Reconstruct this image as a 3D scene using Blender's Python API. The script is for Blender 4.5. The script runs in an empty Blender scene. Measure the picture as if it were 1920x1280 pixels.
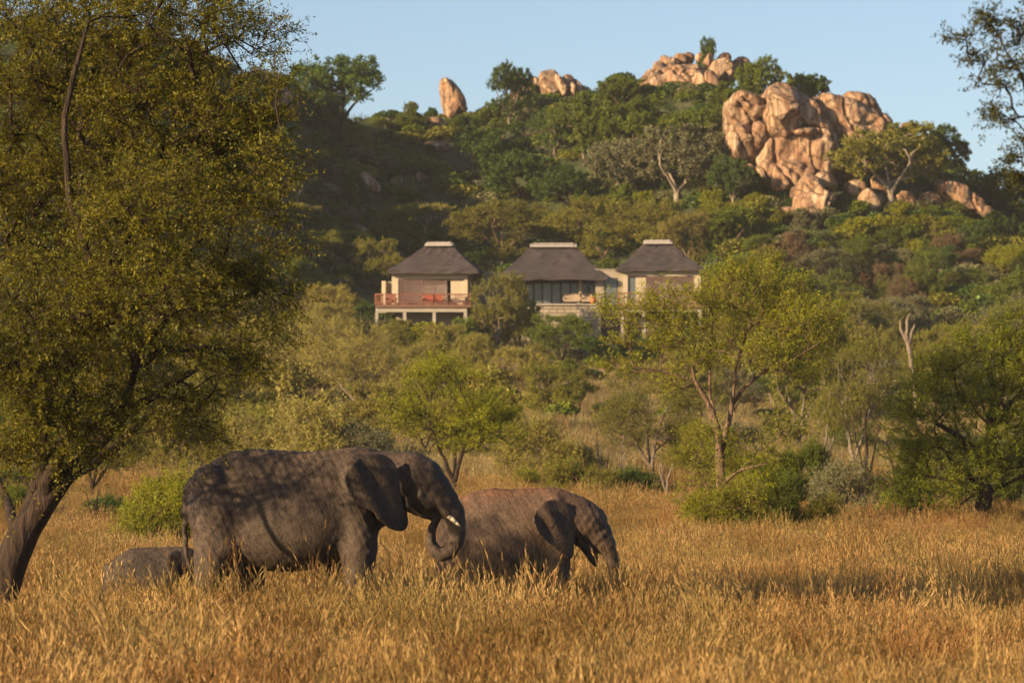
import bpy, math, random
import numpy as np
from mathutils import Vector, noise

# ------------------------------------------------------------------ camera, light, exposure
FPX = 7200.0                      # focal length in photograph pixels (135 mm on a 36 mm sensor)
HORIZON = 875.0
CAMZ = 2.25
PITCH = math.atan((HORIZON - 640.0) / FPX)
SUN_DIR = Vector((-0.80, -0.55, 0.31)).normalized()    # towards the sun
SUN_EL = math.asin(SUN_DIR.z)
SUN_AZ = math.atan2(SUN_DIR.x, SUN_DIR.y)

sc = bpy.context.scene
COL = sc.collection
cam_d = bpy.data.cameras.new('camera')
cam_d.lens = 135.0; cam_d.sensor_width = 36.0
cam_d.clip_start = 0.5; cam_d.clip_end = 20000.0
cam_d.dof.use_dof = True
cam_d.dof.focus_distance = 62.0
cam_d.dof.aperture_fstop = 4.0
cam = bpy.data.objects.new('camera', cam_d); COL.objects.link(cam)
cam.location = (0, 0, CAMZ)
cam.rotation_euler = (math.pi / 2 + PITCH, 0, 0)
sc.camera = cam

w = bpy.data.worlds.new('World'); sc.world = w; w.use_nodes = True
nt = w.node_tree; nt.nodes.clear()
sky = nt.nodes.new('ShaderNodeTexSky'); sky.sky_type = 'NISHITA'; sky.sun_disc = False
sky.sun_elevation = SUN_EL; sky.sun_rotation = SUN_AZ
sky.altitude = 2500; sky.air_density = 1.0; sky.dust_density = 8.2; sky.ozone_density = 1.0
bg = nt.nodes.new('ShaderNodeBackground'); bg.inputs[1].default_value = 0.067
wo = nt.nodes.new('ShaderNodeOutputWorld')
nt.links.new(sky.outputs[0], bg.inputs[0]); nt.links.new(bg.outputs[0], wo.inputs[0])

sun_d = bpy.data.lights.new('sun', 'SUN'); sun_d.energy = 5.0; sun_d.angle = math.radians(0.6)
sun_d.color = (1.0, 0.71, 0.39)
sun = bpy.data.objects.new('sun', sun_d); COL.objects.link(sun)
sun.rotation_euler = SUN_DIR.to_track_quat('Z', 'Y').to_euler()
sun.location = (-40, -20, 60)

sc.view_settings.view_transform = 'Standard'; sc.view_settings.look = 'None'
sc.view_settings.exposure = 1.22; sc.view_settings.gamma = 1.0
sc.view_settings.use_curve_mapping = False
sc.render.engine = 'CYCLES'
sc.cycles.max_bounces = 6; sc.cycles.diffuse_bounces = 3; sc.cycles.glossy_bounces = 2
sc.cycles.transmission_bounces = 4; sc.cycles.transparent_max_bounces = 4
sc.cycles.volume_bounces = 0
sc.cycles.use_denoising = True
sc.cycles.sample_clamp_indirect = 4.0

# ------------------------------------------------------------------ pixel <-> place
def at(u, v, D):
    """the point seen at photograph pixel (u, v) at distance D along +Y"""
    a = (640.0 - v) / FPX
    y = math.cos(PITCH) - a * math.sin(PITCH)
    z = math.sin(PITCH) + a * math.cos(PITCH)
    return Vector(((u - 960.0) / FPX * D / y, D, CAMZ + z * D / y))

def sstep(a, b, x):
    t = np.clip((x - a) / (b - a), 0, 1)
    return t * t * (3 - 2 * t)

_bD = [-500, 0, 60, 80, 100, 130, 160, 200, 250, 290, 300, 315, 330, 345, 5000]
_bZ = [0, 0, 0, .1, .35, 1.0, 1.9, 3.0, 5.3, 8.3, 9.6, 12.0, 14.8, 17.5, 17.5]
_ru = [-6000, -2500, -800, 0, 300, 480, 540, 620, 760, 900, 1000, 1100, 1200, 1300, 1400, 1500, 1600, 1750, 1850, 1920, 2300, 4000, 8000]
_rv = [560, 330, 160, 40, 75, 148, 178, 228, 235, 215, 188, 178, 160, 148, 165, 205, 228, 285, 350, 385, 430, 600, 700]
_dr = [370, 370, 370, 372, 378, 385, 392, 405, 425, 432, 430, 428, 420, 412, 406, 402, 402, 405, 405, 405, 410, 420, 430]
_ds = [290, 290, 290, 292, 300, 312, 318, 328, 342, 348, 346, 344, 340, 336, 332, 328, 326, 325, 325, 325, 325, 330, 330]

def fbm2(x, y, s, seed=0.0):
    r = 0; a = 1.0; f = 1.0 / s
    for k in range(4):
        r = r + a * (np.sin(x * f * 1.7 + y * f * .9 + seed + 1.3 * np.sin(y * f * 1.1 + k * 2.1 + seed)) *
                     np.cos(y * f * 1.5 - x * f * .6 + seed * 1.7 + 1.1 * np.sin(x * f * 1.3 + k)))
        a *= .5; f *= 2.03
    return r

def H(x, y):
    x = np.asarray(x, float); y = np.asarray(y, float)
    u = 960.0 + x * FPX / 385.0
    base = np.interp(y, _bD, _bZ)
    Dr = np.interp(u, _ru, _dr); Ds = np.interp(u, _ru, _ds)
    zr = CAMZ + (HORIZON - np.interp(u, _ru, _rv)) / FPX * Dr
    t = np.clip((y - Ds) / (Dr - Ds), 0, 1)
    s = 0.55 * t + 0.45 * t * t * (3 - 2 * t)
    z = base + np.maximum(zr - base, 0) * s
    back = np.clip((y - Dr - 15) / 500.0, 0, 1)
    z = z * (1 - 0.8 * back * back * (3 - 2 * back))
    amp = 0.05 + 0.35 * sstep(140, 300, y) + 0.5 * sstep(330, 370, y)
    hut = np.exp(-((y - 325) / 16.0) ** 2) * np.exp(-((x - 2) / 18.0) ** 2)
    z = z + amp * (1 - .8 * hut) * 0.6 * fbm2(x, y, 14.0)
    near = np.exp(-((y - 55) / 25.0) ** 2)
    return z * 1.0 - 0.05 * near * 0

def Hs(x, y): return float(H(x, y))

_steps = np.concatenate([np.arange(40, 200, 1.0), np.arange(200, 470, .5)])
def hit(u, v, dmin=40.0):
    """distance at which the ray through pixel (u, v) meets the ground, or None"""
    a = (640.0 - v) / FPX
    y = math.cos(PITCH) - a * math.sin(PITCH); z = math.sin(PITCH) + a * math.cos(PITCH)
    d = _steps[_steps >= dmin]
    zz = CAMZ + z / y * d
    hh = H((u - 960) / FPX / y * d, d)
    k = np.nonzero(zz <= hh)[0]
    return float(d[k[0]]) if len(k) else None

# ------------------------------------------------------------------ objects
def tag(o, label=None, cat=None, group=None, kind=None):
    if label: o['label'] = label
    if cat: o['category'] = cat
    if group: o['group'] = group
    if kind: o['kind'] = kind
    return o

def empty(name, loc, label=None, cat=None, group=None, rz=0.0):
    o = bpy.data.objects.new(name, None); COL.objects.link(o)
    o.location = loc; o.rotation_euler = (0, 0, rz); o.empty_display_size = .3
    return tag(o, label, cat, group)

def mesh_np(name, V, F=None, quads=None, tris=None, smooth=False, tint=None):
    """fast mesh from arrays"""
    me = bpy.data.meshes.new(name)
    V = np.ascontiguousarray(V, dtype=np.float32).reshape(-1, 3)
    loops = []; starts = []; n = 0
    if quads is not None and len(quads):
        q = np.asarray(quads, np.int32); loops.append(q.ravel()); starts.append(np.arange(len(q)) * 4 + n); n += q.size
    if tris is not None and len(tris):
        t = np.asarray(tris, np.int32); loops.append(t.ravel()); starts.append(np.arange(len(t)) * 3 + n); n += t.size
    if F is not None:
        me.from_pydata([tuple(map(float, v)) for v in V], [], F)
    else:
        L = np.concatenate(loops).astype(np.int32); S = np.concatenate(starts).astype(np.int32)
        me.vertices.add(len(V)); me.vertices.foreach_set('co', V.ravel())
        me.loops.add(len(L)); me.loops.foreach_set('vertex_index', L)
        me.polygons.add(len(S)); me.polygons.foreach_set('loop_start', S)
    if smooth:
        me.polygons.foreach_set('use_smooth', np.ones(len(me.polygons), bool))
    if tint is not None:
        a = me.attributes.new('tint', 'FLOAT', 'FACE'); a.data.foreach_set('value', np.asarray(tint, np.float32))
    me.update(calc_edges=True)
    me.validate()
    return me

def link(name, me, mat=None, parent=None, loc=None):
    o = bpy.data.objects.new(name, me); COL.objects.link(o)
    if mat is not None and len(me.materials) == 0: me.materials.append(mat)
    if parent is not None: o.parent = parent
    if loc is not None: o.location = loc
    return o

class MB:
    """collects simple solids into one mesh; points are world points, origin is taken off at the end"""
    def __init__(s): s.v = []; s.f = []
    def add(s, vs, fs):
        n = len(s.v); s.v += [tuple(p) for p in vs]; s.f += [tuple(i + n for i in f) for f in fs]; return s
    def box(s, x0, x1, y0, y1, z0, z1):
        return s.add([(x0, y0, z0), (x1, y0, z0), (x1, y1, z0), (x0, y1, z0), (x0, y0, z1), (x1, y0, z1), (x1, y1, z1), (x0, y1, z1)],
                     [(3, 2, 1, 0), (4, 5, 6, 7), (0, 1, 5, 4), (1, 2, 6, 5), (2, 3, 7, 6), (3, 0, 4, 7)])
    def bar(s, p0, p1, r0, r1=None, n=6):
        r1 = r0 if r1 is None else r1
        p0 = Vector(p0); p1 = Vector(p1); d = (p1 - p0).normalized()
        a = d.cross(Vector((0.05, .1, 1)) if abs(d.z) < .9 else Vector((1, .1, 0))).normalized(); b = d.cross(a)
        vs = []
        for p, r in ((p0, r0), (p1, r1)):
            for k in range(n):
                t = 2 * math.pi * k / n
                vs.append(p + (a * math.cos(t) + b * math.sin(t)) * r)
        fs = [(k, (k + 1) % n, (k + 1) % n + n, k + n) for k in range(n)] + [tuple(reversed(range(n))), tuple(range(n, 2 * n))]
        return s.add(vs, fs)
    def lathe(s, c, prof, n=12):
        vs = []; fs = []
        for r, z in prof:
            for k in range(n):
                t = 2 * math.pi * k / n; vs.append((c[0] + r * math.cos(t), c[1] + r * math.sin(t), c[2] + z))
        for j in range(len(prof) - 1):
            for k in range(n):
                fs.append((j * n + k, j * n + (k + 1) % n, (j + 1) * n + (k + 1) % n, (j + 1) * n + k))
        fs.append(tuple(reversed(range(n)))); fs.append(tuple(range((len(prof) - 1) * n, len(prof) * n)))
        return s.add(vs, fs)
    def build(s, name, mat, parent=None, smooth=False):
        o0 = Vector(parent.location) if parent is not None else Vector((0, 0, 0))
        if parent is not None and parent.parent is not None: o0 = o0 + Vector(parent.parent.location)
        me = bpy.data.meshes.new(name)
        me.from_pydata([(p[0] - o0.x, p[1] - o0.y, p[2] - o0.z) for p in s.v], [], s.f)
        if smooth: me.polygons.foreach_set('use_smooth', np.ones(len(me.polygons), bool))
        me.update()
        return link(name, me, mat, parent)

# ------------------------------------------------------------------ materials
def newmat(name):
    m = bpy.data.materials.new(name); m.use_nodes = True
    t = m.node_tree; t.nodes.clear()
    out = t.nodes.new('ShaderNodeOutputMaterial')
    p = t.nodes.new('ShaderNodeBsdfPrincipled')
    p.inputs['Specular IOR Level'].default_value = 0.25
    t.links.new(p.outputs[0], out.inputs[0])
    return m, t, p, out

def N(t, kind, **kw):
    n = t.nodes.new(kind)
    for k, v in kw.items():
        if k in n.inputs.keys() if isinstance(k, str) else False: n.inputs[k].default_value = v
        else: setattr(n, k, v)
    return n

def ramp(t, fac, stops):
    r = t.nodes.new('ShaderNodeValToRGB')
    e = r.color_ramp.elements
    while len(e) < len(stops): e.new(0.5)
    for i, (p, c) in enumerate(stops):
        e[i].position = p; e[i].color = tuple(c) + (1,) if len(c) == 3 else c
    t.links.new(fac, r.inputs[0]); return r.outputs[0]

def mixc(t, fac, a, b, mode='MIX'):
    m = t.nodes.new('ShaderNodeMix'); m.data_type = 'RGBA'; m.blend_type = mode
    for s, v in ((0, fac), (6, a), (7, b)):
        if isinstance(v, (int, float)): m.inputs[s].default_value = v
        elif isinstance(v, tuple): m.inputs[s].default_value = v + (1,) if len(v) == 3 else v
        else: t.links.new(v, m.inputs[s])
    return m.outputs[2]

def coords(t, scale=(1, 1, 1), world=False):
    mp = t.nodes.new('ShaderNodeMapping'); mp.inputs['Scale'].default_value = scale
    if world:
        g = t.nodes.new('ShaderNodeNewGeometry'); t.links.new(g.outputs['Position'], mp.inputs[0])
    else:
        g = t.nodes.new('ShaderNodeTexCoord'); t.links.new(g.outputs['Object'], mp.inputs[0])
    return mp.outputs[0]

def noi(t, co, scale, detail=4, rough=.55, dist=0.0):
    n = t.nodes.new('ShaderNodeTexNoise'); n.inputs['Scale'].default_value = scale
    n.inputs['Detail'].default_value = detail; n.inputs['Roughness'].default_value = rough
    n.inputs['Distortion'].default_value = dist
    t.links.new(co, n.inputs['Vector']); return n.outputs[0]

def bump(t, h, strength, dist, prev=None):
    b = t.nodes.new('ShaderNodeBump'); b.inputs['Strength'].default_value = strength; b.inputs['Distance'].default_value = dist
    t.links.new(h, b.inputs['Height'])
    if prev is not None: t.links.new(prev, b.inputs['Normal'])
    return b.outputs[0]

def mat_plain(name, c0, c1=None, scale=4.0, rough=.7, bmp=0.0, bdist=.02, metal=0.0, world=False, stretch=(1, 1, 1)):
    m, t, p, out = newmat(name)
    co = coords(t, stretch, world)
    n = noi(t, co, scale)
    c1 = c1 or tuple(x * .75 for x in c0)
    t.links.new(ramp(t, n, [(.32, c1), (.68, c0)]), p.inputs['Base Color'])
    p.inputs['Roughness'].default_value = rough; p.inputs['Metallic'].default_value = metal
    if bmp:
        t.links.new(bump(t, noi(t, co, scale * 4), bmp, bdist), p.inputs['Normal'])
    return m

def mat_leaf(name, dark, mid, light, trans=.35, rough=.55):
    m, t, p, out = newmat(name)
    a = t.nodes.new('ShaderNodeAttribute'); a.attribute_name = 'tint'
    oi = t.nodes.new('ShaderNodeObjectInfo')
    base = ramp(t, a.outputs['Fac'], [(0.0, dark), (.5, mid), (1.0, light)])
    hs = t.nodes.new('ShaderNodeHueSaturation')
    mr = t.nodes.new('ShaderNodeMapRange'); mr.inputs[3].default_value = .82; mr.inputs[4].default_value = 1.18
    t.links.new(oi.outputs['Random'], mr.inputs[0]); t.links.new(mr.outputs[0], hs.inputs['Value'])
    t.links.new(base, hs.inputs['Color'])
    t.links.new(hs.outputs[0], p.inputs['Base Color'])
    p.inputs['Roughness'].default_value = rough
    tr = t.nodes.new('ShaderNodeBsdfTranslucent'); 
    br = mixc(t, 1.0, hs.outputs[0], (1.45, 1.28, .5), 'MULTIPLY')
    t.links.new(br, tr.inputs['Color'])
    mx = t.nodes.new('ShaderNodeMixShader'); mx.inputs[0].default_value = trans
    t.links.new(p.outputs[0], mx.inputs[1]); t.links.new(tr.outputs[0], mx.inputs[2])
    t.links.new(mx.outputs[0], out.inputs[0])
    return m

M = {}
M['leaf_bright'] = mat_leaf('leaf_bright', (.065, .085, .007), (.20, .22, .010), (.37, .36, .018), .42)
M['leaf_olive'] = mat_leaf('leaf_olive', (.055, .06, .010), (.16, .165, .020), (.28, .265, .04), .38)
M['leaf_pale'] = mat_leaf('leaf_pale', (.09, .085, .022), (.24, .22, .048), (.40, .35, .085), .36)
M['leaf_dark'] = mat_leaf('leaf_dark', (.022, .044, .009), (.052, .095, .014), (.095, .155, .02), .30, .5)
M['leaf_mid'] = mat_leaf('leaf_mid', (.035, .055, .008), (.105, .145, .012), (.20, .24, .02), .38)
M['leaf_grey'] = mat_leaf('leaf_grey', (.07, .075, .038), (.14, .145, .075), (.22, .22, .11), .32)
M['leaf_brown'] = mat_leaf('leaf_brown', (.07, .045, .025), (.13, .085, .045), (.20, .14, .075), .25)
M['leaf_near'] = mat_leaf('leaf_near', (.035, .038, .005), (.13, .13, .010), (.31, .27, .02), .45)

def mat_bark(name, c0, c1, sc_=6.0):
    m, t, p, out = newmat(name)
    co = coords(t, (1, 1, .22))
    n = noi(t, co, sc_ * 2, 5, .6, .4)
    t.links.new(ramp(t, n, [(.35, c1), (.65, c0)]), p.inputs['Base Color'])
    p.inputs['Roughness'].default_value = .9
    t.links.new(bump(t, n, 1.0, .10), p.inputs['Normal'])
    return m
M['bark_dark'] = mat_bark('bark_dark', (.055, .036, .025), (.010, .007, .006))
M['bark_tan'] = mat_bark('bark_tan', (.20, .13, .085), (.09, .06, .04))
M['bark_pale'] = mat_bark('bark_pale', (.30, .25, .19), (.15, .12, .09))
M['bark_grey'] = mat_bark('bark_grey', (.24, .19, .15), (.10, .08, .065))

# grass: colour from the per-blade tint and broad patches over the plain
def mat_grass(name, dark, mid, light, patch, rust=(.72, .48, .36)):
    m, t, p, out = newmat(name)
    a = t.nodes.new('ShaderNodeAttribute'); a.attribute_name = 'tint'
    base = ramp(t, a.outputs['Fac'], [(0.0, dark), (.45, mid), (.8, light), (1.0, tuple(min(1, x * 1.15) for x in light))])
    n = noi(t, coords(t, (1, .45, 1), True), .33, 4, .6)
    pm = ramp(t, n, [(.42, (0, 0, 0)), (.60, (1, 1, 1))])
    c = mixc(t, pm, base, mixc(t, .6, base, patch))
    n3 = noi(t, coords(t, (1, .5, 1), True), .6, 4, .65)
    c = mixc(t, ramp(t, n3, [(.44, (0, 0, 0)), (.62, (.85, .85, .85))]), c, mixc(t, 1.0, c, rust, 'MULTIPLY'))
    oi = t.nodes.new('ShaderNodeObjectInfo')
    hs = t.nodes.new('ShaderNodeHueSaturation')
    mr = t.nodes.new('ShaderNodeMapRange'); mr.inputs[3].default_value = .7; mr.inputs[4].default_value = 1.3
    t.links.new(oi.outputs['Random'], mr.inputs[0]); t.links.new(mr.outputs[0], hs.inputs['Value'])
    t.links.new(c, hs.inputs['Color'])
    t.links.new(hs.outputs[0], p.inputs['Base Color']); p.inputs['Roughness'].default_value = .6
    tr = t.nodes.new('ShaderNodeBsdfTranslucent'); t.links.new(hs.outputs[0], tr.inputs['Color'])
    mx = t.nodes.new('ShaderNodeMixShader'); mx.inputs[0].default_value = .35
    t.links.new(p.outputs[0], mx.inputs[1]); t.links.new(tr.outputs[0], mx.inputs[2]); t.links.new(mx.outputs[0], out.inputs[0])
    return m
M['grass'] = mat_grass('dry_grass', (.06, .052, .014), (.225, .140, .042), (.37, .245, .092), (.13, .11, .022))
M['grass_far'] = mat_grass('pale_grass', (.11, .105, .035), (.25, .205, .08), (.37, .29, .135), (.13, .135, .05))
M['grass_hill'] = mat_grass('hill_grass', (.045, .07, .022), (.095, .125, .045), (.18, .18, .075), (.06, .085, .03), (.9, .9, .8))
M['leaf_olive2'] = mat_leaf('leaf_olive2', (.05, .07, .007), (.14, .17, .012), (.28, .29, .02), .48)
M['leaf_dark2'] = mat_leaf('leaf_dark2', (.03, .035, .012), (.06, .065, .02), (.10, .10, .03), .3)
# ------------------------------------------------------------------ ground
def axis(parts):
    a = []
    for lo, hi, st in parts: a += list(np.arange(lo, hi, st))
    a.append(parts[-1][1]); return np.array(sorted(set(np.round(a, 4))))
xs = axis([(-2600, -900, 340), (-900, -220, 85), (-220, -70, 10), (-70, 70, 1.4), (70, 220, 10), (220, 900, 85), (900, 2600, 340)])
ys = axis([(-2000, -100, 380), (-100, 20, 20), (20, 300, 3.5), (300, 470, 1.4), (470, 1000, 30), (1000, 4200, 400)])
GX, GY = np.meshgrid(xs, ys, indexing='ij')
GZ = H(GX, GY)
nx, ny = GX.shape
idx = np.arange(nx * ny).reshape(nx, ny)
q = np.stack([idx[:-1, :-1], idx[1:, :-1], idx[1:, 1:], idx[:-1, 1:]], -1).reshape(-1, 4)
me = mesh_np('ground', np.stack([GX, GY, GZ], -1).reshape(-1, 3), quads=q, smooth=True)
m, t, p, out = newmat('savanna_ground')
co = coords(t, (1, 1, 1), True)
g = t.nodes.new('ShaderNodeNewGeometry'); sp = t.nodes.new('ShaderNodeSeparateXYZ'); t.links.new(g.outputs['Position'], sp.inputs[0])
mr = t.nodes.new('ShaderNodeMapRange'); mr.inputs[1].default_value = 10; mr.inputs[2].default_value = 20
t.links.new(sp.outputs['Z'], mr.inputs[0])
n1 = noi(t, co, .25, 6, .65); n2 = noi(t, co, 2.5, 5, .7)
plain = ramp(t, n1, [(.35, (.13, .10, .045)), (.5, (.26, .19, .085)), (.7, (.34, .25, .12))])
hill = ramp(t, n1, [(.35, (.03, .045, .015)), (.55, (.06, .075, .03)), (.72, (.12, .11, .06))])
c = mixc(t, mr.outputs[0], plain, hill)
c = mixc(t, .5, c, ramp(t, n2, [(.3, (.45, .45, .45)), (.7, (1, 1, 1))]), 'MULTIPLY')
t.links.new(c, p.inputs['Base Color']); p.inputs['Roughness'].default_value = .95
t.links.new(bump(t, n2, .8, .3), p.inputs['Normal'])
tag(link('ground', me, m), 'dry savanna plain rising into the wooded rocky hill', None, None, 'structure')

# ------------------------------------------------------------------ surface from a signed distance (surface nets)
def surf_net(fn, lo, hi, h):
    ax = [np.arange(lo[i], hi[i] + h, h, dtype=np.float32) for i in range(3)]
    X, Y, Z = ax[0][:, None, None], ax[1][None, :, None], ax[2][None, None, :]
    V = np.broadcast_to(fn(X, Y, Z), (len(ax[0]), len(ax[1]), len(ax[2]))).astype(np.float32)
    n = V.shape; S = V < 0
    cn = tuple(k - 1 for k in n)
    acc = np.zeros(cn + (3,), np.float32); cnt = np.zeros(cn, np.int16)
    def sl(o): return tuple(slice(o[i], o[i] + cn[i]) for i in range(3))
    for d in range(3):
        o1, o2 = [i for i in range(3) if i != d]
        for a in (0, 1):
            for b in (0, 1):
                A = [0, 0, 0]; A[o1] = a; A[o2] = b; B = list(A); B[d] = 1
                sa, sb = S[sl(A)], S[sl(B)]; m_ = sa != sb
                va, vb = V[sl(A)][m_], V[sl(B)][m_]
                tt = va / (va - vb)
                pos = np.empty((len(tt), 3), np.float32); pos[:, :] = A; pos[:, d] = tt
                acc[m_] += pos; cnt[m_] += 1
    act = cnt > 0
    idx = np.full(cn, -1, np.int64); idx[act] = np.arange(act.sum())
    cell = np.stack(np.nonzero(act), -1)
    verts = (cell + acc[act] / cnt[act][:, None]) * h + np.array(lo)
    quads = []
    for d in range(3):
        o1, o2 = [(1, 2), (2, 0), (0, 1)][d]
        s0 = [slice(1, n[i] - 1) for i in range(3)]; s1 = list(s0)
        s0[d] = slice(0, n[d] - 1); s1[d] = slice(1, n[d])
        a_, b_ = S[tuple(s0)], S[tuple(s1)]
        m_ = a_ != b_
        g_ = np.stack(np.nonzero(m_), -1); g_[:, o1] += 1; g_[:, o2] += 1
        ins = a_[m_]
        def ci(e1, e2):
            k = g_.copy(); k[:, o1] -= e1; k[:, o2] -= e2
            return idx[k[:, 0], k[:, 1], k[:, 2]]
        qd = np.stack([ci(1, 1), ci(0, 1), ci(0, 0), ci(1, 0)], -1)
        qd[~ins] = qd[~ins][:, ::-1]
        quads.append(qd)
    quads = np.concatenate(quads)
    quads = quads[(quads >= 0).all(1)]
    return verts, quads

def relax(V, Q, it=2, lam=.5):
    e = np.concatenate([Q[:, [0, 1]], Q[:, [1, 2]], Q[:, [2, 3]], Q[:, [3, 0]]])
    for _ in range(it):
        s = np.zeros_like(V); c = np.zeros(len(V))
        np.add.at(s, e[:, 0], V[e[:, 1]]); np.add.at(c, e[:, 0], 1)
        np.add.at(s, e[:, 1], V[e[:, 0]]); np.add.at(c, e[:, 1], 1)
        V = V + lam * (s / np.maximum(c, 1)[:, None] - V)
    return V

def poly_sd(X, Z, P):
    """2-D signed distance to a polygon, negative inside"""
    P = np.asarray(P, np.float32); n = len(P)
    X, Z = np.broadcast_arrays(X, Z)
    best = np.full(X.shape, 1e9, np.float32); ins = np.zeros(X.shape, bool)
    for i in range(n):
        a = P[i]; b = P[(i + 1) % n]; e = b - a
        wx = X - a[0]; wz = Z - a[1]
        tt = np.clip((wx * e[0] + wz * e[1]) / max(float(e @ e), 1e-9), 0, 1)
        best = np.minimum(best, (wx - e[0] * tt) ** 2 + (wz - e[1] * tt) ** 2)
        if abs(e[1]) > 1e-9:
            cr = ((a[1] > Z) != (b[1] > Z)) & (X < e[0] * (Z - a[1]) / e[1] + a[0])
            ins ^= cr
    d = np.sqrt(best)
    return np.where(ins, -d, d)

def smooth_poly(P, it=2):
    P = np.asarray(P, float)
    for _ in range(it):
        Q_ = np.roll(P, -1, 0)
        P = np.stack([.75 * P + .25 * Q_, .25 * P + .75 * Q_], 1).reshape(-1, 2)
    return P

def smin(a, b, k):
    h = np.clip(.5 + .5 * (b - a) / k, 0, 1)
    return b + (a - b) * h - k * h * (1 - h)

def chain(X, Y, Z, pts):
    """tapered capsules through [(x, y, z, r), ...], blended"""
    d = None
    for (a, b) in zip(pts[:-1], pts[1:]):
        ax_, ay, az, ar = a; bx, by, bz, br = b
        ex, ey, ez = bx - ax_, by - ay, bz - az
        L = ex * ex + ey * ey + ez * ez + 1e-9
        t_ = np.clip(((X - ax_) * ex + (Y - ay) * ey + (Z - az) * ez) / L, 0, 1)
        dd = np.sqrt((X - ax_ - ex * t_) ** 2 + (Y - ay - ey * t_) ** 2 + (Z - az - ez * t_) ** 2) - (ar + (br - ar) * t_)
        d = dd if d is None else np.minimum(d, dd)
    return d
# ------------------------------------------------------------------ rocks
def mat_rock():
    m, t, p, out = newmat('weathered_granite')
    co = coords(t, (1, 1, 1), True)
    st = coords(t, (1, 1, .16), True)
    a = noi(t, co, .45, 6, .6); s = noi(t, st, .9, 6, .65, .6); f = noi(t, co, 3.0, 6, .7)
    base = ramp(t, a, [(.38, (.23, .13, .075)), (.5, (.34, .21, .125)), (.62, (.41, .29, .195))])
    streak = ramp(t, s, [(.39, (.08, .055, .045)), (.45, (.28, .155, .09)), (.53, (.38, .26, .17)), (.62, (.52, .42, .31))])
    c = mixc(t, .7, base, streak)
    s2 = noi(t, coords(t, (1, 1, .10), True), 2.4, 4, .6, .3)
    c = mixc(t, .75, c, ramp(t, s2, [(.40, (.38, .34, .32)), (.50, (.95, .95, .95)), (.62, (1.12, 1.1, 1.06))]), 'MULTIPLY')
    g = t.nodes.new('ShaderNodeNewGeometry'); sp = t.nodes.new('ShaderNodeSeparateXYZ'); t.links.new(g.outputs['Normal'], sp.inputs[0])
    mr = t.nodes.new('ShaderNodeMapRange'); mr.inputs[1].default_value = .35; mr.inputs[2].default_value = .9; mr.inputs[4].default_value = .7
    t.links.new(sp.outputs['Z'], mr.inputs[0])
    c = mixc(t, mr.outputs[0], c, (.17, .115, .085))        # lichen and dirt on the tops
    c = mixc(t, .7, c, ramp(t, f, [(.3, (.55, .5, .48)), (.6, (1.1, 1.1, 1.1))]), 'MULTIPLY')
    t.links.new(c, p.inputs['Base Color']); p.inputs['Roughness'].default_value = .88
    vo = t.nodes.new('ShaderNodeTexVoronoi'); vo.feature = 'DISTANCE_TO_EDGE'; vo.inputs['Scale'].default_value = .35
    dco = t.nodes.new('ShaderNodeVectorMath'); dco.operation = 'MULTIPLY_ADD'; dco.inputs[1].default_value = (3, 3, 3)
    nn = t.nodes.new('ShaderNodeTexNoise'); nn.inputs['Scale'].default_value = .5; t.links.new(co, nn.inputs['Vector'])
    t.links.new(nn.outputs['Color'], dco.inputs[0]); t.links.new(co, dco.inputs[2]); t.links.new(dco.outputs[0], vo.inputs['Vector'])
    cr = ramp(t, vo.outputs['Distance'], [(0, (0, 0, 0)), (.03, (1, 1, 1))])
    c2 = mixc(t, .6, c, mixc(t, 1.0, c, cr, 'MULTIPLY')); t.links.new(c2, p.inputs['Base Color'])
    b = bump(t, cr, .5, .35); b = bump(t, s, .5, .5, b); b = bump(t, f, .6, .35, b)
    t.links.new(b, p.inputs['Normal'])
    return m
M['rock'] = mat_rock()

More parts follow.
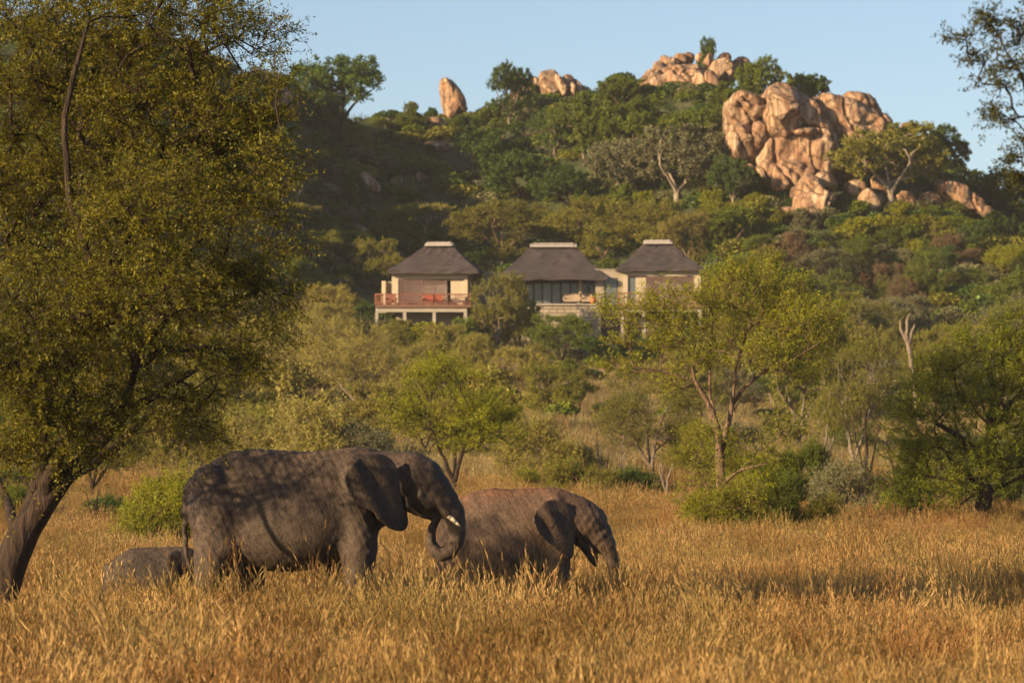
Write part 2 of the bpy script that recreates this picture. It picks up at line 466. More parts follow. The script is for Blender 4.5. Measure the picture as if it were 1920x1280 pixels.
def rock_mesh(poly, D, thick, seed, h=.2, rough=1.0, lean=0.0, grow=.2):
    """a solid rock with the outline poly (photo pixels) standing at distance D; returns world vertices and quads"""
    P = [at(u, v, D) for u, v in poly]
    pts = smooth_poly([(q_.x, q_.z) for q_ in P], 1)
    x0, z0 = pts.min(0); x1, z1 = pts.max(0)
    R = .30 * min(x1 - x0, z1 - z0)
    rr = np.random.RandomState(seed)
    pl = []
    for k in range(22):                                  # random cleavage planes give flat faces and edges
        n_ = rr.normal(size=3) * (1, 1, 1); n_[1] = (-1 if k % 4 else 1) * (abs(n_[1]) + .12); n_ /= np.linalg.norm(n_)
        pl.append((n_, rr.uniform(.90, 1.03)))
    cx, cz = (x0 + x1) / 2, (z0 + z1) / 2; hw, hz_ = (x1 - x0) / 2, (z1 - z0) / 2
    waves = []; joints = []
    for lam, am in ((6.0, .22), (4.0, .12), (2.2, .05), (1.5, .035), (1.0, .025), (.7, .018)):
        for k in range(2):
            n_ = rr.normal(size=3) * (1, .8, .55); n_ /= np.linalg.norm(n_); waves.append((tuple(n_) + (rr.uniform(0, 5),), lam * rr.uniform(.85, 1.2), am))
    for lam, am, ax_ in ((7.0, .30, (1, .3, .22)), (8.5, .24, (.25, .3, 1))):
        n_ = np.array(ax_) + rr.normal(size=3) * .15; n_ /= np.linalg.norm(n_); joints.append((tuple(n_) + (rr.uniform(0, 5),), lam * rr.uniform(.8, 1.3), am))
    def fn(X, Y, Z):
        d2 = poly_sd(X + 0 * Z, Z + 0 * X, pts) - grow
        q_ = np.clip(-d2 / R, 0, 1)
        tk = thick * (.50 + .50 * (1 - (1 - q_) ** 3.0) ** (1 / 3.0))
        f = np.where(d2 < 0, np.abs(Y - lean * (Z - z0)) - tk, np.sqrt(d2 * d2 + Y * Y))
        f = np.maximum(f, d2)
        for n_, dd in pl:
            sup = float(np.max((pts[:, 0] - cx) / hw * n_[0] + (pts[:, 1] - cz) / hz_ * n_[2])) * .97 + abs(n_[1]) * .72
            f = np.maximum(f, ((X - cx) / hw * n_[0] + Y / thick * n_[1] + (Z - cz) / hz_ * n_[2] - dd * sup) * min(hw, thick, hz_))
        tri = lambda q_: 4 * np.abs(q_ - np.floor(q_ + .5)) - 1
        s_ = rough * min(1.0, R / 1.6)
        for nn_, lam, am in waves:
            f = f + s_ * am * tri((X * nn_[0] + Y * nn_[1] + Z * nn_[2]) / lam + nn_[3] + .12 * np.sin(X * .9 + Z * .7 + nn_[3] * 9))
        for nn_, lam, am in joints:                    # open joints splitting the rock
            q_ = np.abs(tri((X * nn_[0] + Y * nn_[1] + Z * nn_[2]) / lam + nn_[3] + .10 * np.sin(Z * .8 + nn_[3] * 7) + .05 * np.sin(X * 2.1 + Z * 1.3)))
            f = f + s_ * am * np.exp(-(q_ / .10) ** 2)
        return f
    V, Q = surf_net(fn, (x0 - 3 * h, -thick - 3 * h, z0 - 3 * h), (x1 + 3 * h, thick + 3 * h, z1 + 3 * h), h)
    V = V + np.array((0, D, 0))
    return V, Q

def rock_part(poly, D, thick, seed, parent, name='rock_block', h=.2, label=None, lean=0.0):
    V, Q = rock_mesh(poly, D, thick, seed, h, lean=lean, grow=.42)
    o = Vector(parent.location)
    ob = link(name, mesh_np(name, V - np.array(o), quads=Q, smooth=False), M['rock'], parent)
    return ob

def boulder(poly, label, seed, thick=None, D=None, h=.16, group=None, lean=0.0, sink=4):
    us = [q_[0] for q_ in poly]; vs = [q_[1] for q_ in poly]
    uc = sum(us) / len(us)
    D = D or hit(uc, max(vs) - sink) or 410.0
    wd = (max(us) - min(us)) / FPX * D; hd = (max(vs) - min(vs)) / FPX * D
    thick = thick or .5 * max(wd, hd * .8)
    h = max(.09, min(h, min(wd, hd) / 9))
    V, Q = rock_mesh(poly, D, thick, seed, h, lean=lean)
    c = at(uc, max(vs), D)
    ob = link('boulder', mesh_np('boulder', V - np.array(c), quads=Q, smooth=False), M['rock'], None, c)
    return tag(ob, label, 'boulder', group)

Z5 = lambda P: [(1180 + x / 2.595, 60 + y / 2.595) for x, y in P]
Z4 = lambda P: [(480 + x / 2.667, 60 + y / 2.667) for x, y in P]

DB = 366.0
bigroot = empty('granite_outcrop', at(1450, 370, DB), 'huge sunlit orange granite outcrop with pale streaked face on the right of the hill', 'rock outcrop')
for k, (P, dy, th, ln) in enumerate([
    ([(470, 380), (490, 335), (550, 308), (605, 315), (645, 350), (658, 400), (642, 432), (600, 445), (560, 452), (520, 484), (486, 482)], 1.0, 5.0, .1),
    ([(482, 480), (520, 470), (582, 460), (606, 500), (614, 560), (604, 612), (562, 640), (520, 632), (488, 604), (482, 540)], 0, 4.2, .05),
    ([(580, 436), (640, 420), (668, 470), (686, 522), (645, 565), (600, 572), (588, 510)], -.4, 3.4, .05),
    ([(645, 345), (690, 285), (730, 272), (775, 300), (812, 340), (802, 385), (812, 432), (850, 470), (785, 515), (695, 520), (668, 445), (648, 395)], -.8, 5.2, .15),
    ([(755, 285), (830, 325), (900, 365), (952, 415), (990, 480), (975, 520), (885, 508), (838, 470), (798, 425), (785, 355)], 1.2, 5.0, .1),
    ([(632, 555), (700, 512), (800, 508), (880, 495), (975, 505), (1000, 560), (1010, 650), (995, 705), (905, 700), (852, 730), (815, 775), (800, 800), (740, 806), (686, 815), (662, 765), (645, 690), (620, 615)], 0, 5.5, .12),
    ([(552, 630), (622, 605), (655, 690), (676, 785), (640, 800), (598, 745), (565, 695)], .6, 3.6, .05),
    ([(880, 335), (980, 325), (1045, 348), (1125, 395), (1205, 418), (1256, 448), (1250, 520), (1180, 600), (1050, 620), (980, 600), (950, 500), (930, 420)], 2.8, 6.0, .12),
    ([(1033, 342), (1048, 313), (1102, 300), (1152, 328), (1192, 360), (1218, 400), (1205, 432), (1120, 420), (1078, 390)], 2.5, 3.2, 0),
    ([(948, 402), (985, 386), (1022, 430), (1034, 472), (1012, 490), (972, 458)], .0, 2.0, 0),
    ([(795, 490), (850, 470), (900, 478), (880, 500), (820, 505)], -3.5, 1.6, 0),
    ([(960, 560), (1040, 560), (1150, 620), (1160, 720), (1080, 760), (1000, 720), (975, 640)], 1.4, 5.0, .05)]):
    rock_part(Z5(P), DB + dy, th, 20 + k, bigroot, h=.15, lean=ln)

rock_part(Z5([(500, 350), (640, 340), (730, 290), (900, 360), (1100, 400), (1230, 440), (1240, 520), (1150, 700), (980, 720), (800, 770), (700, 790), (660, 740), (600, 680), (510, 600)]), DB + 3.6, 6.0, 35, bigroot, h=.3)
lowroot = empty('granite_outcrop', at(1530, 420, 357), 'low stack of pale orange rock blocks at the foot of the huge outcrop', 'rock outcrop')
for k, (P, dy, th) in enumerate([
    ([(806, 765), (830, 723), (882, 712), (932, 745), (992, 790), (1002, 812), (962, 842), (944, 900), (884, 955), (842, 950), (815, 892), (804, 835)], 0, 3.0),
    ([(898, 702), (930, 683), (992, 700), (1003, 762), (962, 775), (920, 738)], 1.8, 2.0),
    ([(940, 790), (985, 780), (1010, 815), (975, 835), (945, 830)], -1.5, 1.2),
    ([(880, 870), (930, 840), (960, 870), (940, 930), (890, 945)], -1.2, 1.6)]):
    rock_part(Z5(P), 357 + dy, th, 40 + k, lowroot, h=.14)
for k, (P, lab) in enumerate([
    ([(1045, 735), (1130, 722), (1155, 768), (1112, 835), (1060, 812)], 'orange boulder leaning on two smaller ones left of the lit acacia trunk'),
    ([(1108, 832), (1150, 760), (1204, 790), (1222, 832), (1200, 865), (1140, 885)], 'upright wedge of orange rock just left of the lit acacia trunk'),
    ([(1178, 700), (1250, 716), (1264, 790), (1240, 815), (1188, 765)], 'orange boulder directly behind the pale trunk of the lit acacia'),
    ([(1185, 800), (1225, 790), (1235, 850), (1205, 870)], 'narrow pale rock splinter under the lit acacia'),
    ([(1300, 775), (1390, 780), (1405, 850), (1320, 860)], 'blocky shaded boulder right of the lit acacia trunk'),
    ([(1410, 790), (1490, 780), (1520, 840), (1500, 900), (1430, 870)], 'darker rounded boulder downhill on the right of the lit acacia'),
    ([(718, 880), (760, 848), (812, 860), (826, 905), (770, 925), (730, 915)], 'rounded brown boulder half in shade left of the low rock stack'),
    ([(1310, 455), (1350, 440), (1412, 463), (1408, 500), (1320, 500)], 'flat brown rock on the skyline behind the crown of the lit acacia'),
    ([(1480, 720), (1560, 735), (1660, 770), (1785, 890), (1770, 930), (1640, 860), (1520, 800)], 'long dark sloping rock slab near the right end of the hill'),
    ([(360, 515), (400, 505), (420, 530), (395, 545), (365, 540)], 'small orange rock among bushes left of the huge outcrop'),
    ([(410, 545), (470, 535), (488, 570), (440, 590), (412, 575)], 'pale flat rock against the left foot of the huge outcrop')]):
    boulder(Z5(P), lab, 60 + k)

toproot = empty('granite_dome', at(1260, 190, 408), 'smooth brown granite dome on the hill summit under a crown of loose rocks', 'rock outcrop')
for k, (P, dy, th) in enumerate([
    ([(60, 305), (62, 272), (120, 218), (200, 188), (292, 176), (355, 172), (384, 200), (394, 242), (372, 284), (322, 304), (262, 344), (200, 350), (130, 325)], 0, 6.0),
    ([(340, 180), (420, 175), (500, 160), (520, 200), (470, 250), (400, 290), (350, 260)], 2.5, 4.0)]):
    rock_part(Z5(P), 408 + dy, th, 80 + k, toproot, h=.22)
for k, (P, lab, D_) in enumerate([
    ([(58, 245), (90, 188), (117, 182), (128, 226), (92, 258), (64, 278)], 'leftmost rock on the summit dome, leaning against its side', 405),
    ([(112, 160), (150, 143), (167, 180), (132, 230)], 'pale upright block on the left shoulder of the summit dome', 407),
    ([(152, 125), (180, 112), (188, 148), (155, 155)], 'small pointed rock on the left of the summit pile', 409),
    ([(165, 170), (180, 125), (242, 128), (238, 165), (200, 178)], 'flat-topped rock second from the left in the summit pile', 408),
    ([(210, 170), (240, 155), (262, 175), (245, 190)], 'small dark rock lying in front of the summit pile', 404),
    ([(218, 112), (262, 102), (276, 140), (240, 160)], 'squarish rock in the middle of the summit pile', 409),
    ([(268, 108), (300, 104), (318, 130), (300, 158), (262, 150)], 'rounded rock in the summit pile left of the small tree', 410),
    ([(322, 125), (350, 98), (388, 104), (378, 150), (330, 156)], 'boulder right under the small summit tree', 408),
    ([(358, 155), (380, 130), (392, 98), (408, 140), (400, 172)], 'slender tooth of rock right of the small summit tree', 405),
    ([(388, 172), (420, 138), (482, 128), (510, 150), (504, 186), (462, 216), (430, 226), (398, 202)], 'large angular pale boulder on the right of the summit pile', 405),
    ([(428, 115), (460, 105), (484, 112), (494, 134), (440, 140)], 'rock balanced on top of the large angular summit boulder', 408),
    ([(372, 195), (400, 190), (432, 232), (440, 266), (398, 275), (375, 240)], 'split wedge of rock on the right face of the summit dome', 402),
    ([(498, 152), (540, 118), (582, 138), (592, 168), (512, 190)], 'dark shaded boulder at the right end of the summit pile', 410),
    ([(470, 185), (505, 175), (515, 205), (480, 215)], 'small brown rock tucked below the right end of the summit pile', 404)]):
    boulder(Z5(P), lab, 90 + k, D=D_, h=.13)

spire = boulder(Z4([(916, 252), (930, 238), (960, 240), (990, 260), (1022, 310), (1054, 372), (1046, 410), (1012, 440), (980, 452), (948, 448), (938, 372), (922, 290)]),
                'tall leaning finger of orange rock standing alone on the skyline', 110, 2.0, 424, .13)
boulder(Z4([(838, 442), (890, 428), (932, 448), (940, 505), (892, 530), (848, 495)]), 'brown boulder below and left of the leaning rock finger', 111, D=420)
slabroot = empty('slab_outcrop', at(1040, 190, 426), 'group of upright orange rock slabs on the skyline between the rock finger and the summit', 'rock outcrop')
for k, (P, dy, th) in enumerate([
    ([(1358, 245), (1400, 218), (1418, 262), (1414, 310), (1368, 310)], 1, 2.0),
    ([(1408, 215), (1440, 203), (1492, 204), (1504, 252), (1534, 325), (1480, 345), (1416, 300)], 0, 2.4),
    ([(1488, 206), (1532, 228), (1564, 300), (1536, 335), (1498, 270)], -.8, 1.8),
    ([(1534, 212), (1550, 212), (1602, 258), (1604, 315), (1562, 312), (1538, 262)], -.3, 1.8),
    ([(1598, 250), (1612, 246), (1634, 272), (1634, 315), (1604, 316)], .4, 1.4),
    ([(1306, 235), (1350, 225), (1366, 320), (1332, 400), (1262, 385), (1280, 300)], 1.5, 2.5),
    ([(1425, 385), (1480, 335), (1498, 400), (1452, 425)], -3, 1.6)]):
    rock_part(Z4(P), 426 + dy, th, 120 + k, slabroot, name='rock_slab', h=.15)
for k, (P, lab) in enumerate([
    ([(70, 552), (110, 543), (202, 600), (210, 648), (150, 625)], 'grey sloping slab high on the shaded left slope, upper one of a pair'),
    ([(186, 560), (230, 568), (292, 630), (326, 696), (258, 676), (198, 622)], 'reddish grey sloping slab high on the shaded left slope, lower one of a pair'),
    ([(140, 270), (172, 300), (214, 352), (200, 400), (150, 390), (95, 345)], 'dark rocky peak where the left slope meets the sky'),
    ([(525, 700), (560, 715), (625, 790), (605, 805), (540, 745)], 'long thin grey slab in the middle of the shaded slope'),
    ([(385, 488), (442, 488), (448, 525), (398, 530)], 'grey boulder under the big skyline tree on the left slope'),
    ([(828, 566), (900, 552), (985, 570), (968, 600), (850, 598)], 'flat grey boulder in shade under the dark green crowns'),
    ([(798, 700), (830, 692), (836, 742), (804, 748)], 'small grey boulder low on the shaded slope'),
    ([(468, 955), (500, 960), (566, 1000), (545, 1018), (480, 980)], 'thin slab at the foot of the shaded slope above the left villa trees'),
    ([(696, 690), (730, 690), (734, 716), (700, 720)], 'tiny grey stone in the grass of the shaded slope'),
    ([(440, 880), (500, 890), (520, 920), (460, 915)], 'low grey slab in the grass low on the left slope')]):
    boulder(Z4(P), lab, 130 + k, group=None)
for k, (u, v, w_, h_, lab) in enumerate([
    (1810, 512, 34, 26, 'rounded brown boulder among bushes low on the right slope'),
    (1735, 492, 24, 14, 'small pinkish rock left of the rounded brown boulder'),
    (1655, 597, 30, 20, 'grey boulder under dark bushes below the rocky outcrops'),
    (1100, 712, 26, 16, 'leftmost pinkish stone in the rock heap on the dry grass below the villas'),
    (1126, 708, 28, 18, 'middle stone of the rock heap on the dry grass below the villas'),
    (1156, 712, 26, 13, 'pale rightmost stone of the rock heap on the dry grass below the villas'),
    (1690, 560, 22, 13, 'grey stone beside the twin thin trunks on the right slope'),
    (1790, 545, 26, 12, 'flat grey stone in shaded grass low on the right slope'),
    (970, 722, 46, 12, 'low flat stone half buried in dry grass below the villas'),
    (1248, 1030, 34, 34, 'red earth termite mound low in the grass right of the elephants')]):
    rr = random.Random(200 + k)
    P = [(u + w_ / 2 * math.cos(a) * rr.uniform(.85, 1.1), v - h_ / 2 - h_ / 2 * math.sin(a) * rr.uniform(.8, 1.1)) for a in [i * math.pi / 4 for i in range(8)]]
    b_ = boulder(P, lab, 200 + k, sink=0)
    if 'termite' in lab:
        b_.name = 'termite_mound'; b_['category'] = 'termite mound'
        b_.data.materials.clear(); b_.data.materials.append(mat_plain('red_earth', (.36, .15, .07), (.25, .10, .05), 3, .95, .6, .05))
# ------------------------------------------------------------------ villas
def mat_thatch():
    m, t, p, out = newmat('dark_thatch')
    co = coords(t, (3.0, 3.0, .8)); n = noi(t, co, 6, 6, .7)
    g = noi(t, coords(t), .6, 4, .6)
    c = mixc(t, .5, ramp(t, n, [(.3, (.022, .019, .021)), (.7, (.085, .070, .073))]), ramp(t, g, [(.3, (.032, .027, .029)), (.7, (.068, .057, .06))]))
    t.links.new(c, p.inputs['Base Color']); p.inputs['Roughness'].default_value = .9
    t.links.new(bump(t, n, .9, .08), p.inputs['Normal'])
    return m
M['thatch'] = mat_thatch()
M['ridge'] = mat_plain('ridge_cement', (.40, .36, .31), (.31, .28, .24), 3, .8, .3)
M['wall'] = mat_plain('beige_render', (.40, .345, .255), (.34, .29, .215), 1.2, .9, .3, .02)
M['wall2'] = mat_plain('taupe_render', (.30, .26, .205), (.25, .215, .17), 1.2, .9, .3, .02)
M['dark_timber'] = mat_plain('dark_timber', (.06, .035, .028), None, 6, .7)
M['lattice'] = mat_plain('lattice_timber', (.20, .13, .12), (.15, .10, .09), 4, .7)
M['rust'] = mat_plain('rusty_rail', (.24, .095, .065), (.16, .065, .045), 6, .75)
M['deck'] = mat_plain('deck_timber', (.16, .08, .055), (.11, .06, .04), 5, .8)
M['concrete'] = mat_plain('pale_concrete', (.32, .29, .25), (.26, .235, .20), 2, .9, .3)
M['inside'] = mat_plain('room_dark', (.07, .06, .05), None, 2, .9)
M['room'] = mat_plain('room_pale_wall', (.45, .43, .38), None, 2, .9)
M['curtain'] = mat_plain('white_curtain', (.80, .78, .74), (.66, .64, .60), 6, .8)
M['stone'] = mat_plain('wall_stone', (.33, .285, .225), (.25, .21, .16), .5, .9, .6, .05)
M['orange'] = mat_plain('terracotta', (.42, .15, .06), None, 6, .6)
M['red_cloth'] = mat_plain('red_cloth', (.28, .075, .045), None, 6, .8)
M['canvas'] = mat_plain('canvas_beige', (.34, .27, .20), None, 6, .85)
def mat_glass():
    m, t, p, out = newmat('window_glass')
    p.inputs['Base Color'].default_value = (.16, .19, .20, 1); p.inputs['Roughness'].default_value = .06; p.inputs['Specular IOR Level'].default_value = .6
    tr = t.nodes.new('ShaderNodeBsdfTransparent'); mx = t.nodes.new('ShaderNodeMixShader'); mx.inputs[0].default_value = .55
    t.links.new(p.outputs[0], mx.inputs[1]); t.links.new(tr.outputs[0], mx.inputs[2]); t.links.new(mx.outputs[0], out.inputs[0])
    return m
M['glass'] = mat_glass()

DF = 320.0
sx = DF / FPX
GXo = lambda u: (u - 960) * sx
GZo = lambda v: at(960, v, DF).z

def hip_roof(root, u0, u1, r0, r1, ve, vr, depth, over=.0):
    """thatched hip roof: eaves u0..u1 at ve, ridge r0..r1 at vr"""
    x0, x1, a0, a1 = GXo(u0), GXo(u1), GXo(r0), GXo(r1); ze, zr = GZo(ve), GZo(vr)
    y0, y1 = DF - .9, DF + depth; yc = (y0 + y1) / 2; yr = min((a1 - a0) * .35, .9)
    rings = []
    nseg = 12; per = []
    def ring(t_):
        f = t_ ** 1.0; sag = -.14 * math.sin(math.pi * t_)      # slopes hang slightly
        X0, X1 = x0 + (a0 - x0) * f, x1 + (a1 - x1) * f; Y0, Y1 = y0 + (yc - yr - y0) * f, y1 + (yc + yr - y1) * f
        z = ze + (zr - ze) * f + sag
        pts = []
        m_ = 10
        for k in range(m_): pts.append((X0 + (X1 - X0) * k / m_, Y0, z))
        for k in range(m_): pts.append((X1, Y0 + (Y1 - Y0) * k / m_, z))
        for k in range(m_): pts.append((X1 - (X1 - X0) * k / m_, Y1, z))
        for k in range(m_): pts.append((X0, Y1 - (Y1 - Y0) * k / m_, z))
        return pts
    b = MB(); n = 40
    vs = []
    rr = random.Random(int(u0))
    under = [(p_[0], p_[1], p_[2] - .30) for p_ in ring(0)]
    inner = [(p_[0] + (.5 if p_[0] < (x0 + x1) / 2 else -.5), p_[1] + (.5 if p_[1] < yc else -.5), p_[2] - .28) for p_ in ring(0)]
    allr = [inner, under] + [ring(k / nseg) for k in range(nseg + 1)]
    for i, rg in enumerate(allr):
        for p_ in rg:
            j = .07 if 1 <= i < nseg + 2 else 0
            vs.append((p_[0] + rr.uniform(-j, j), p_[1] + rr.uniform(-j, j), p_[2] + rr.uniform(-j, j)))
    fs = []
    for i in range(len(allr) - 1):
        for k in range(n): fs.append((i * n + k, i * n + (k + 1) % n, (i + 1) * n + (k + 1) % n, (i + 1) * n + k))
    top = (len(allr) - 1) * n
    fs.append(tuple(range(top, top + n)))
    b.add(vs, fs)
    rf = b.build('roof', M['thatch'], root, False)
    c = MB()
    for k in range(14):
        ta = k / 14; tb = (k + 1) / 14
        xa, xb = a0 - .25 + (a1 - a0 + .5) * ta, a0 - .25 + (a1 - a0 + .5) * tb
        lift = .008 * math.sin(k * 2.3)
        if k in (0, 13): lift -= .07
        c.add([(xa, yc - yr - .75, zr - .28), (xb, yc - yr - .75, zr - .28), (xb, yc - yr * .5, zr + .13 + lift), (xa, yc - yr * .5, zr + .13 + lift),
               (xa, yc + yr * .5, zr + .13 + lift), (xb, yc + yr * .5, zr + .13 + lift), (xb, yc + yr + .75, zr - .28), (xa, yc + yr + .75, zr - .28)],
              [(0, 1, 2, 3), (3, 2, 5, 4), (4, 5, 6, 7), (7, 6, 1, 0), (0, 3, 4, 7), (1, 6, 5, 2)])
    cp = c.build('ridge_cap', M['ridge'], rf)
    return rf

def lattice(root, u0, u1, v0, v1, y, nm='lattice_screen'):
    x0, x1, z1, z0 = GXo(u0), GXo(u1), GZo(v0), GZo(v1)
    fr = MB(); wd = .07
    fr.box(x0, x0 + wd, y, y + .06, z0, z1).box(x1 - wd, x1, y, y + .06, z0, z1)
    fr.box(x0 + wd, x1 - wd, y, y + .06, z0, z0 + wd).box(x0 + wd, x1 - wd, y, y + .06, z1 - wd, z1)
    f = fr.build('screen_frame', M['lattice'], root)
    b = MB(); st = .24; W_, H_ = x1 - x0, z1 - z0
    k = -H_
    while k < W_:
        for sg in (1, -1):
            # line from (k, 0) rising at 45 degrees, clipped to the frame
            a = max(0, k); c = min(W_, k + H_)
            if c - a > .05:
                if sg == 1: p0, p1 = (x0 + a, z0 + a - k), (x0 + c, z0 + c - k)
                else: p0, p1 = (x0 + W_ - a, z0 + a - k), (x0 + W_ - c, z0 + c - k)
                yy = y + (.015 if sg == 1 else .04)
                b.bar((p0[0], yy, p0[1]), (p1[0], yy, p1[1]), .038, n=4)
        k += st
    o = b.build('lattice', M['lattice'], f); o['kind'] = 'stuff'
    return f

def railing(label, pts, z0, z1, group, mat):
    """pts: polyline of (x, y)"""
    root = empty('railing', (pts[0][0], pts[0][1], z0), label, 'railing', group)
    for a, b in zip(pts[:-1], pts[1:]):
        for zz, r in ((z1, .05), (z0 + .12, .03)):
            MB().bar((a[0], a[1], zz), (b[0], b[1], zz), r, n=6).build('rail', mat, root)
        L = math.hypot(b[0] - a[0], b[1] - a[1]); n = max(1, int(L / .2))
        for k in range(n):
            x, y = a[0] + (b[0] - a[0]) * k / n, a[1] + (b[1] - a[1]) * k / n
            big = k == 0
            MB().bar((x, y, z0), (x, y, z1 + (.04 if big else 0)), .045 if big else .018, n=5).build('post' if big else 'baluster', mat, root)
    return root

def wall_box(name, root, u0, u1, v0, v1, y0, y1, mat):
    return MB().box(GXo(u0), GXo(u1), y0, y1, GZo(v1), GZo(v0)).build(name, mat, root)

# left villa
r1 = empty('thatched_villa', (GXo(811), DF + 3, GZo(575)), 'left thatched villa with lattice screens behind a rusty red balcony', 'villa', 'thatched villas')
FW = .25
wall_box('wall', r1, 740, 752, 511, 575, DF, DF + FW, M['wall'])
wall_box('wall', r1, 876, 883, 511, 575, DF, DF + FW, M['wall'])
wall_box('wall', r1, 752, 876, 511, 523, DF + .003, DF + FW, M['wall'])
wall_box('wall', r1, 740, 746, 511, 575, DF + FW, DF + 5.5, M['wall'])
wall_box('wall', r1, 877, 883, 511, 575, DF + FW, DF + 5.5, M['wall'])
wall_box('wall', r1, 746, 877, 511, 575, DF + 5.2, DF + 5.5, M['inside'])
wall_box('floor', r1, 746, 877, 574, 578, DF + .3, DF + 5.2, M['deck'])
lattice(r1, 752, 798, 523, 572, DF + .06); lattice(r1, 799, 843, 523, 572, DF + .13)
wall_box('sliding_panel', r1, 851, 876, 526, 572, DF + .14, DF + .2, M['wall'])
wall_box('lintel', r1, 843, 876, 523, 526, DF + .05, DF + .22, M['dark_timber'])
wall_box('curtain', r1, 760, 842, 524, 573, DF + .9, DF + .95, M['curtain'])
hip_roof(r1, 733, 905, 803, 844, 507, 453, 6.6)
# low side wing on the left of the left villa
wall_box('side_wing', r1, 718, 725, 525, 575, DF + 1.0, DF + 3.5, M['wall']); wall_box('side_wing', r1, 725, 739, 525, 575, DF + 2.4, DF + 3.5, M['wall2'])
r1.rotation_euler = (0, 0, -.09)
b = MB(); b.box(GXo(705), GXo(883), DF - 2.6, DF + .0, GZo(579), GZo(573))
dk = empty('balcony', (GXo(795), DF - 1.2, GZo(604)), 'timber balcony deck on pale concrete beams under the left villa', 'balcony')
b.build('deck', M['deck'], dk)
MB().box(GXo(706), GXo(876), DF - 2.45, DF - 2.1, GZo(587), GZo(579.5)).build('beam', M['concrete'], dk)
MB().box(GXo(706), GXo(876), DF - .5, DF - .2, GZo(587), GZo(579.5)).build('beam', M['concrete'], dk)
for u in (708, 760, 815, 873):
    MB().box(GXo(u - 3), GXo(u + 3), DF - 2.4, DF - 2.12, GZo(650), GZo(587.2)).build('pillar', M['concrete'], dk)
MB().box(GXo(742), GXo(880), DF + .1, DF + 5, GZo(660), GZo(579)).build('foundation', M['wall2'], dk)
railing('rusty red baluster railing round the balcony of the left villa', [(GXo(717), DF - .1), (GXo(706), DF - .9), (GXo(705), DF - 2.0), (GXo(716), DF - 2.5), (GXo(882), DF - 2.5), (GXo(882), DF - .1)],
        GZo(572.5), GZo(554), 'villa railings', M['rust'])

def lounge_chair(x, y, z, rz, mat, label, w_=.8):
    r = empty('lounge_chair', (x, y, z), label, 'chair', 'outdoor chairs of the villas')
    MB().box(x - w_ / 2, x + w_ / 2, y - .35, y + .4, z + .22, z + .42).build('seat', mat, r)
    MB().box(x - w_ / 2, x + w_ / 2, y + .402, y + .55, z + .22, z + .95).build('backrest', mat, r)
    for sx_ in (-1, 1):
        MB().box(x + sx_ * (w_ / 2 + .05) - .045, x + sx_ * (w_ / 2 + .05) + .045, y - .35, y + .45, z + .3, z + .62).build('armrest', mat, r)
        for sy in (-.3, .42): MB().bar((x + sx_ * (w_ / 2 - .05), y + sy, z), (x + sx_ * (w_ / 2 - .05), y + sy, z + .22), .03).build('leg', M['dark_timber'], r)
    return r
zf = GZo(573)
lounge_chair(GXo(734), DF - 1.5, zf, 0, M['rust'], 'reddish chair at the left end of the balcony')
lounge_chair(GXo(803), DF - 1.3, zf, 0, M['red_cloth'], 'bright red chair on the balcony, left one of the pair in the middle')
lounge_chair(GXo(821), DF - 1.2, zf, 0, M['red_cloth'], 'bright red chair on the balcony, right one of the pair in the middle')
lounge_chair(GXo(861), DF - 1.2, zf, 0, M['canvas'], 'brown chair at the right end of the balcony')

# link wall between left and middle villas
lk = empty('link_building', (GXo(920), DF + 5, GZo(580)), 'low flat-roofed link between the left and middle villas', 'building')
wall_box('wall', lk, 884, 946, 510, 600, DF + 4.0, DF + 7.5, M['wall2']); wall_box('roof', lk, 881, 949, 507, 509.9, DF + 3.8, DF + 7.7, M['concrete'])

# middle villa
r2 = empty('thatched_villa', (GXo(1036), DF + 5, GZo(571)), 'wide middle thatched villa with a glass front', 'villa', 'thatched villas')
ym = DF + 2.5
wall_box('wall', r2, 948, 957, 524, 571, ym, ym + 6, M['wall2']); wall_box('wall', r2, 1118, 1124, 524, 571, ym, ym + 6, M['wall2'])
wall_box('wall', r2, 957, 1118, 522, 571, ym + 4.7, ym + 5, M['room']); wall_box('floor', r2, 957, 1118, 571, 574, ym, ym + 5, M['concrete'])
wall_box('fascia', r2, 948, 1124, 519, 526, ym - .08, ym + .22, M['dark_timber'])
mull = [957, 967, 983, 1001, 1017, 1035, 1052, 1070, 1086, 1105, 1117]
for a, c in zip(mull[:-1], mull[1:]):
    wall_box('window_pane', r2, a + 1.2, c - 1.2, 526.2, 570, ym + .05, ym + .08, M['glass'])
for a in mull: wall_box('window_frame', r2, a - 1.1, a + 1.1, 526, 571, ym, ym + .14, M['dark_timber'])
for a, c in ((986, 999), (1020, 1033), (1038, 1050), (1055, 1068)):
    wall_box('curtain', r2, a, c, 527, 570, ym + .5, ym + .55, M['curtain'])
wall_box('picture', r2, 1006, 1013, 537, 549, ym + 4.6, ym + 4.68, M['curtain']); wall_box('picture', r2, 1073, 1083, 537, 547, ym + 4.6, ym + 4.68, M['curtain'])
hip_roof(r2, 932, 1138, 1000, 1077, 519, 454, 8.5)
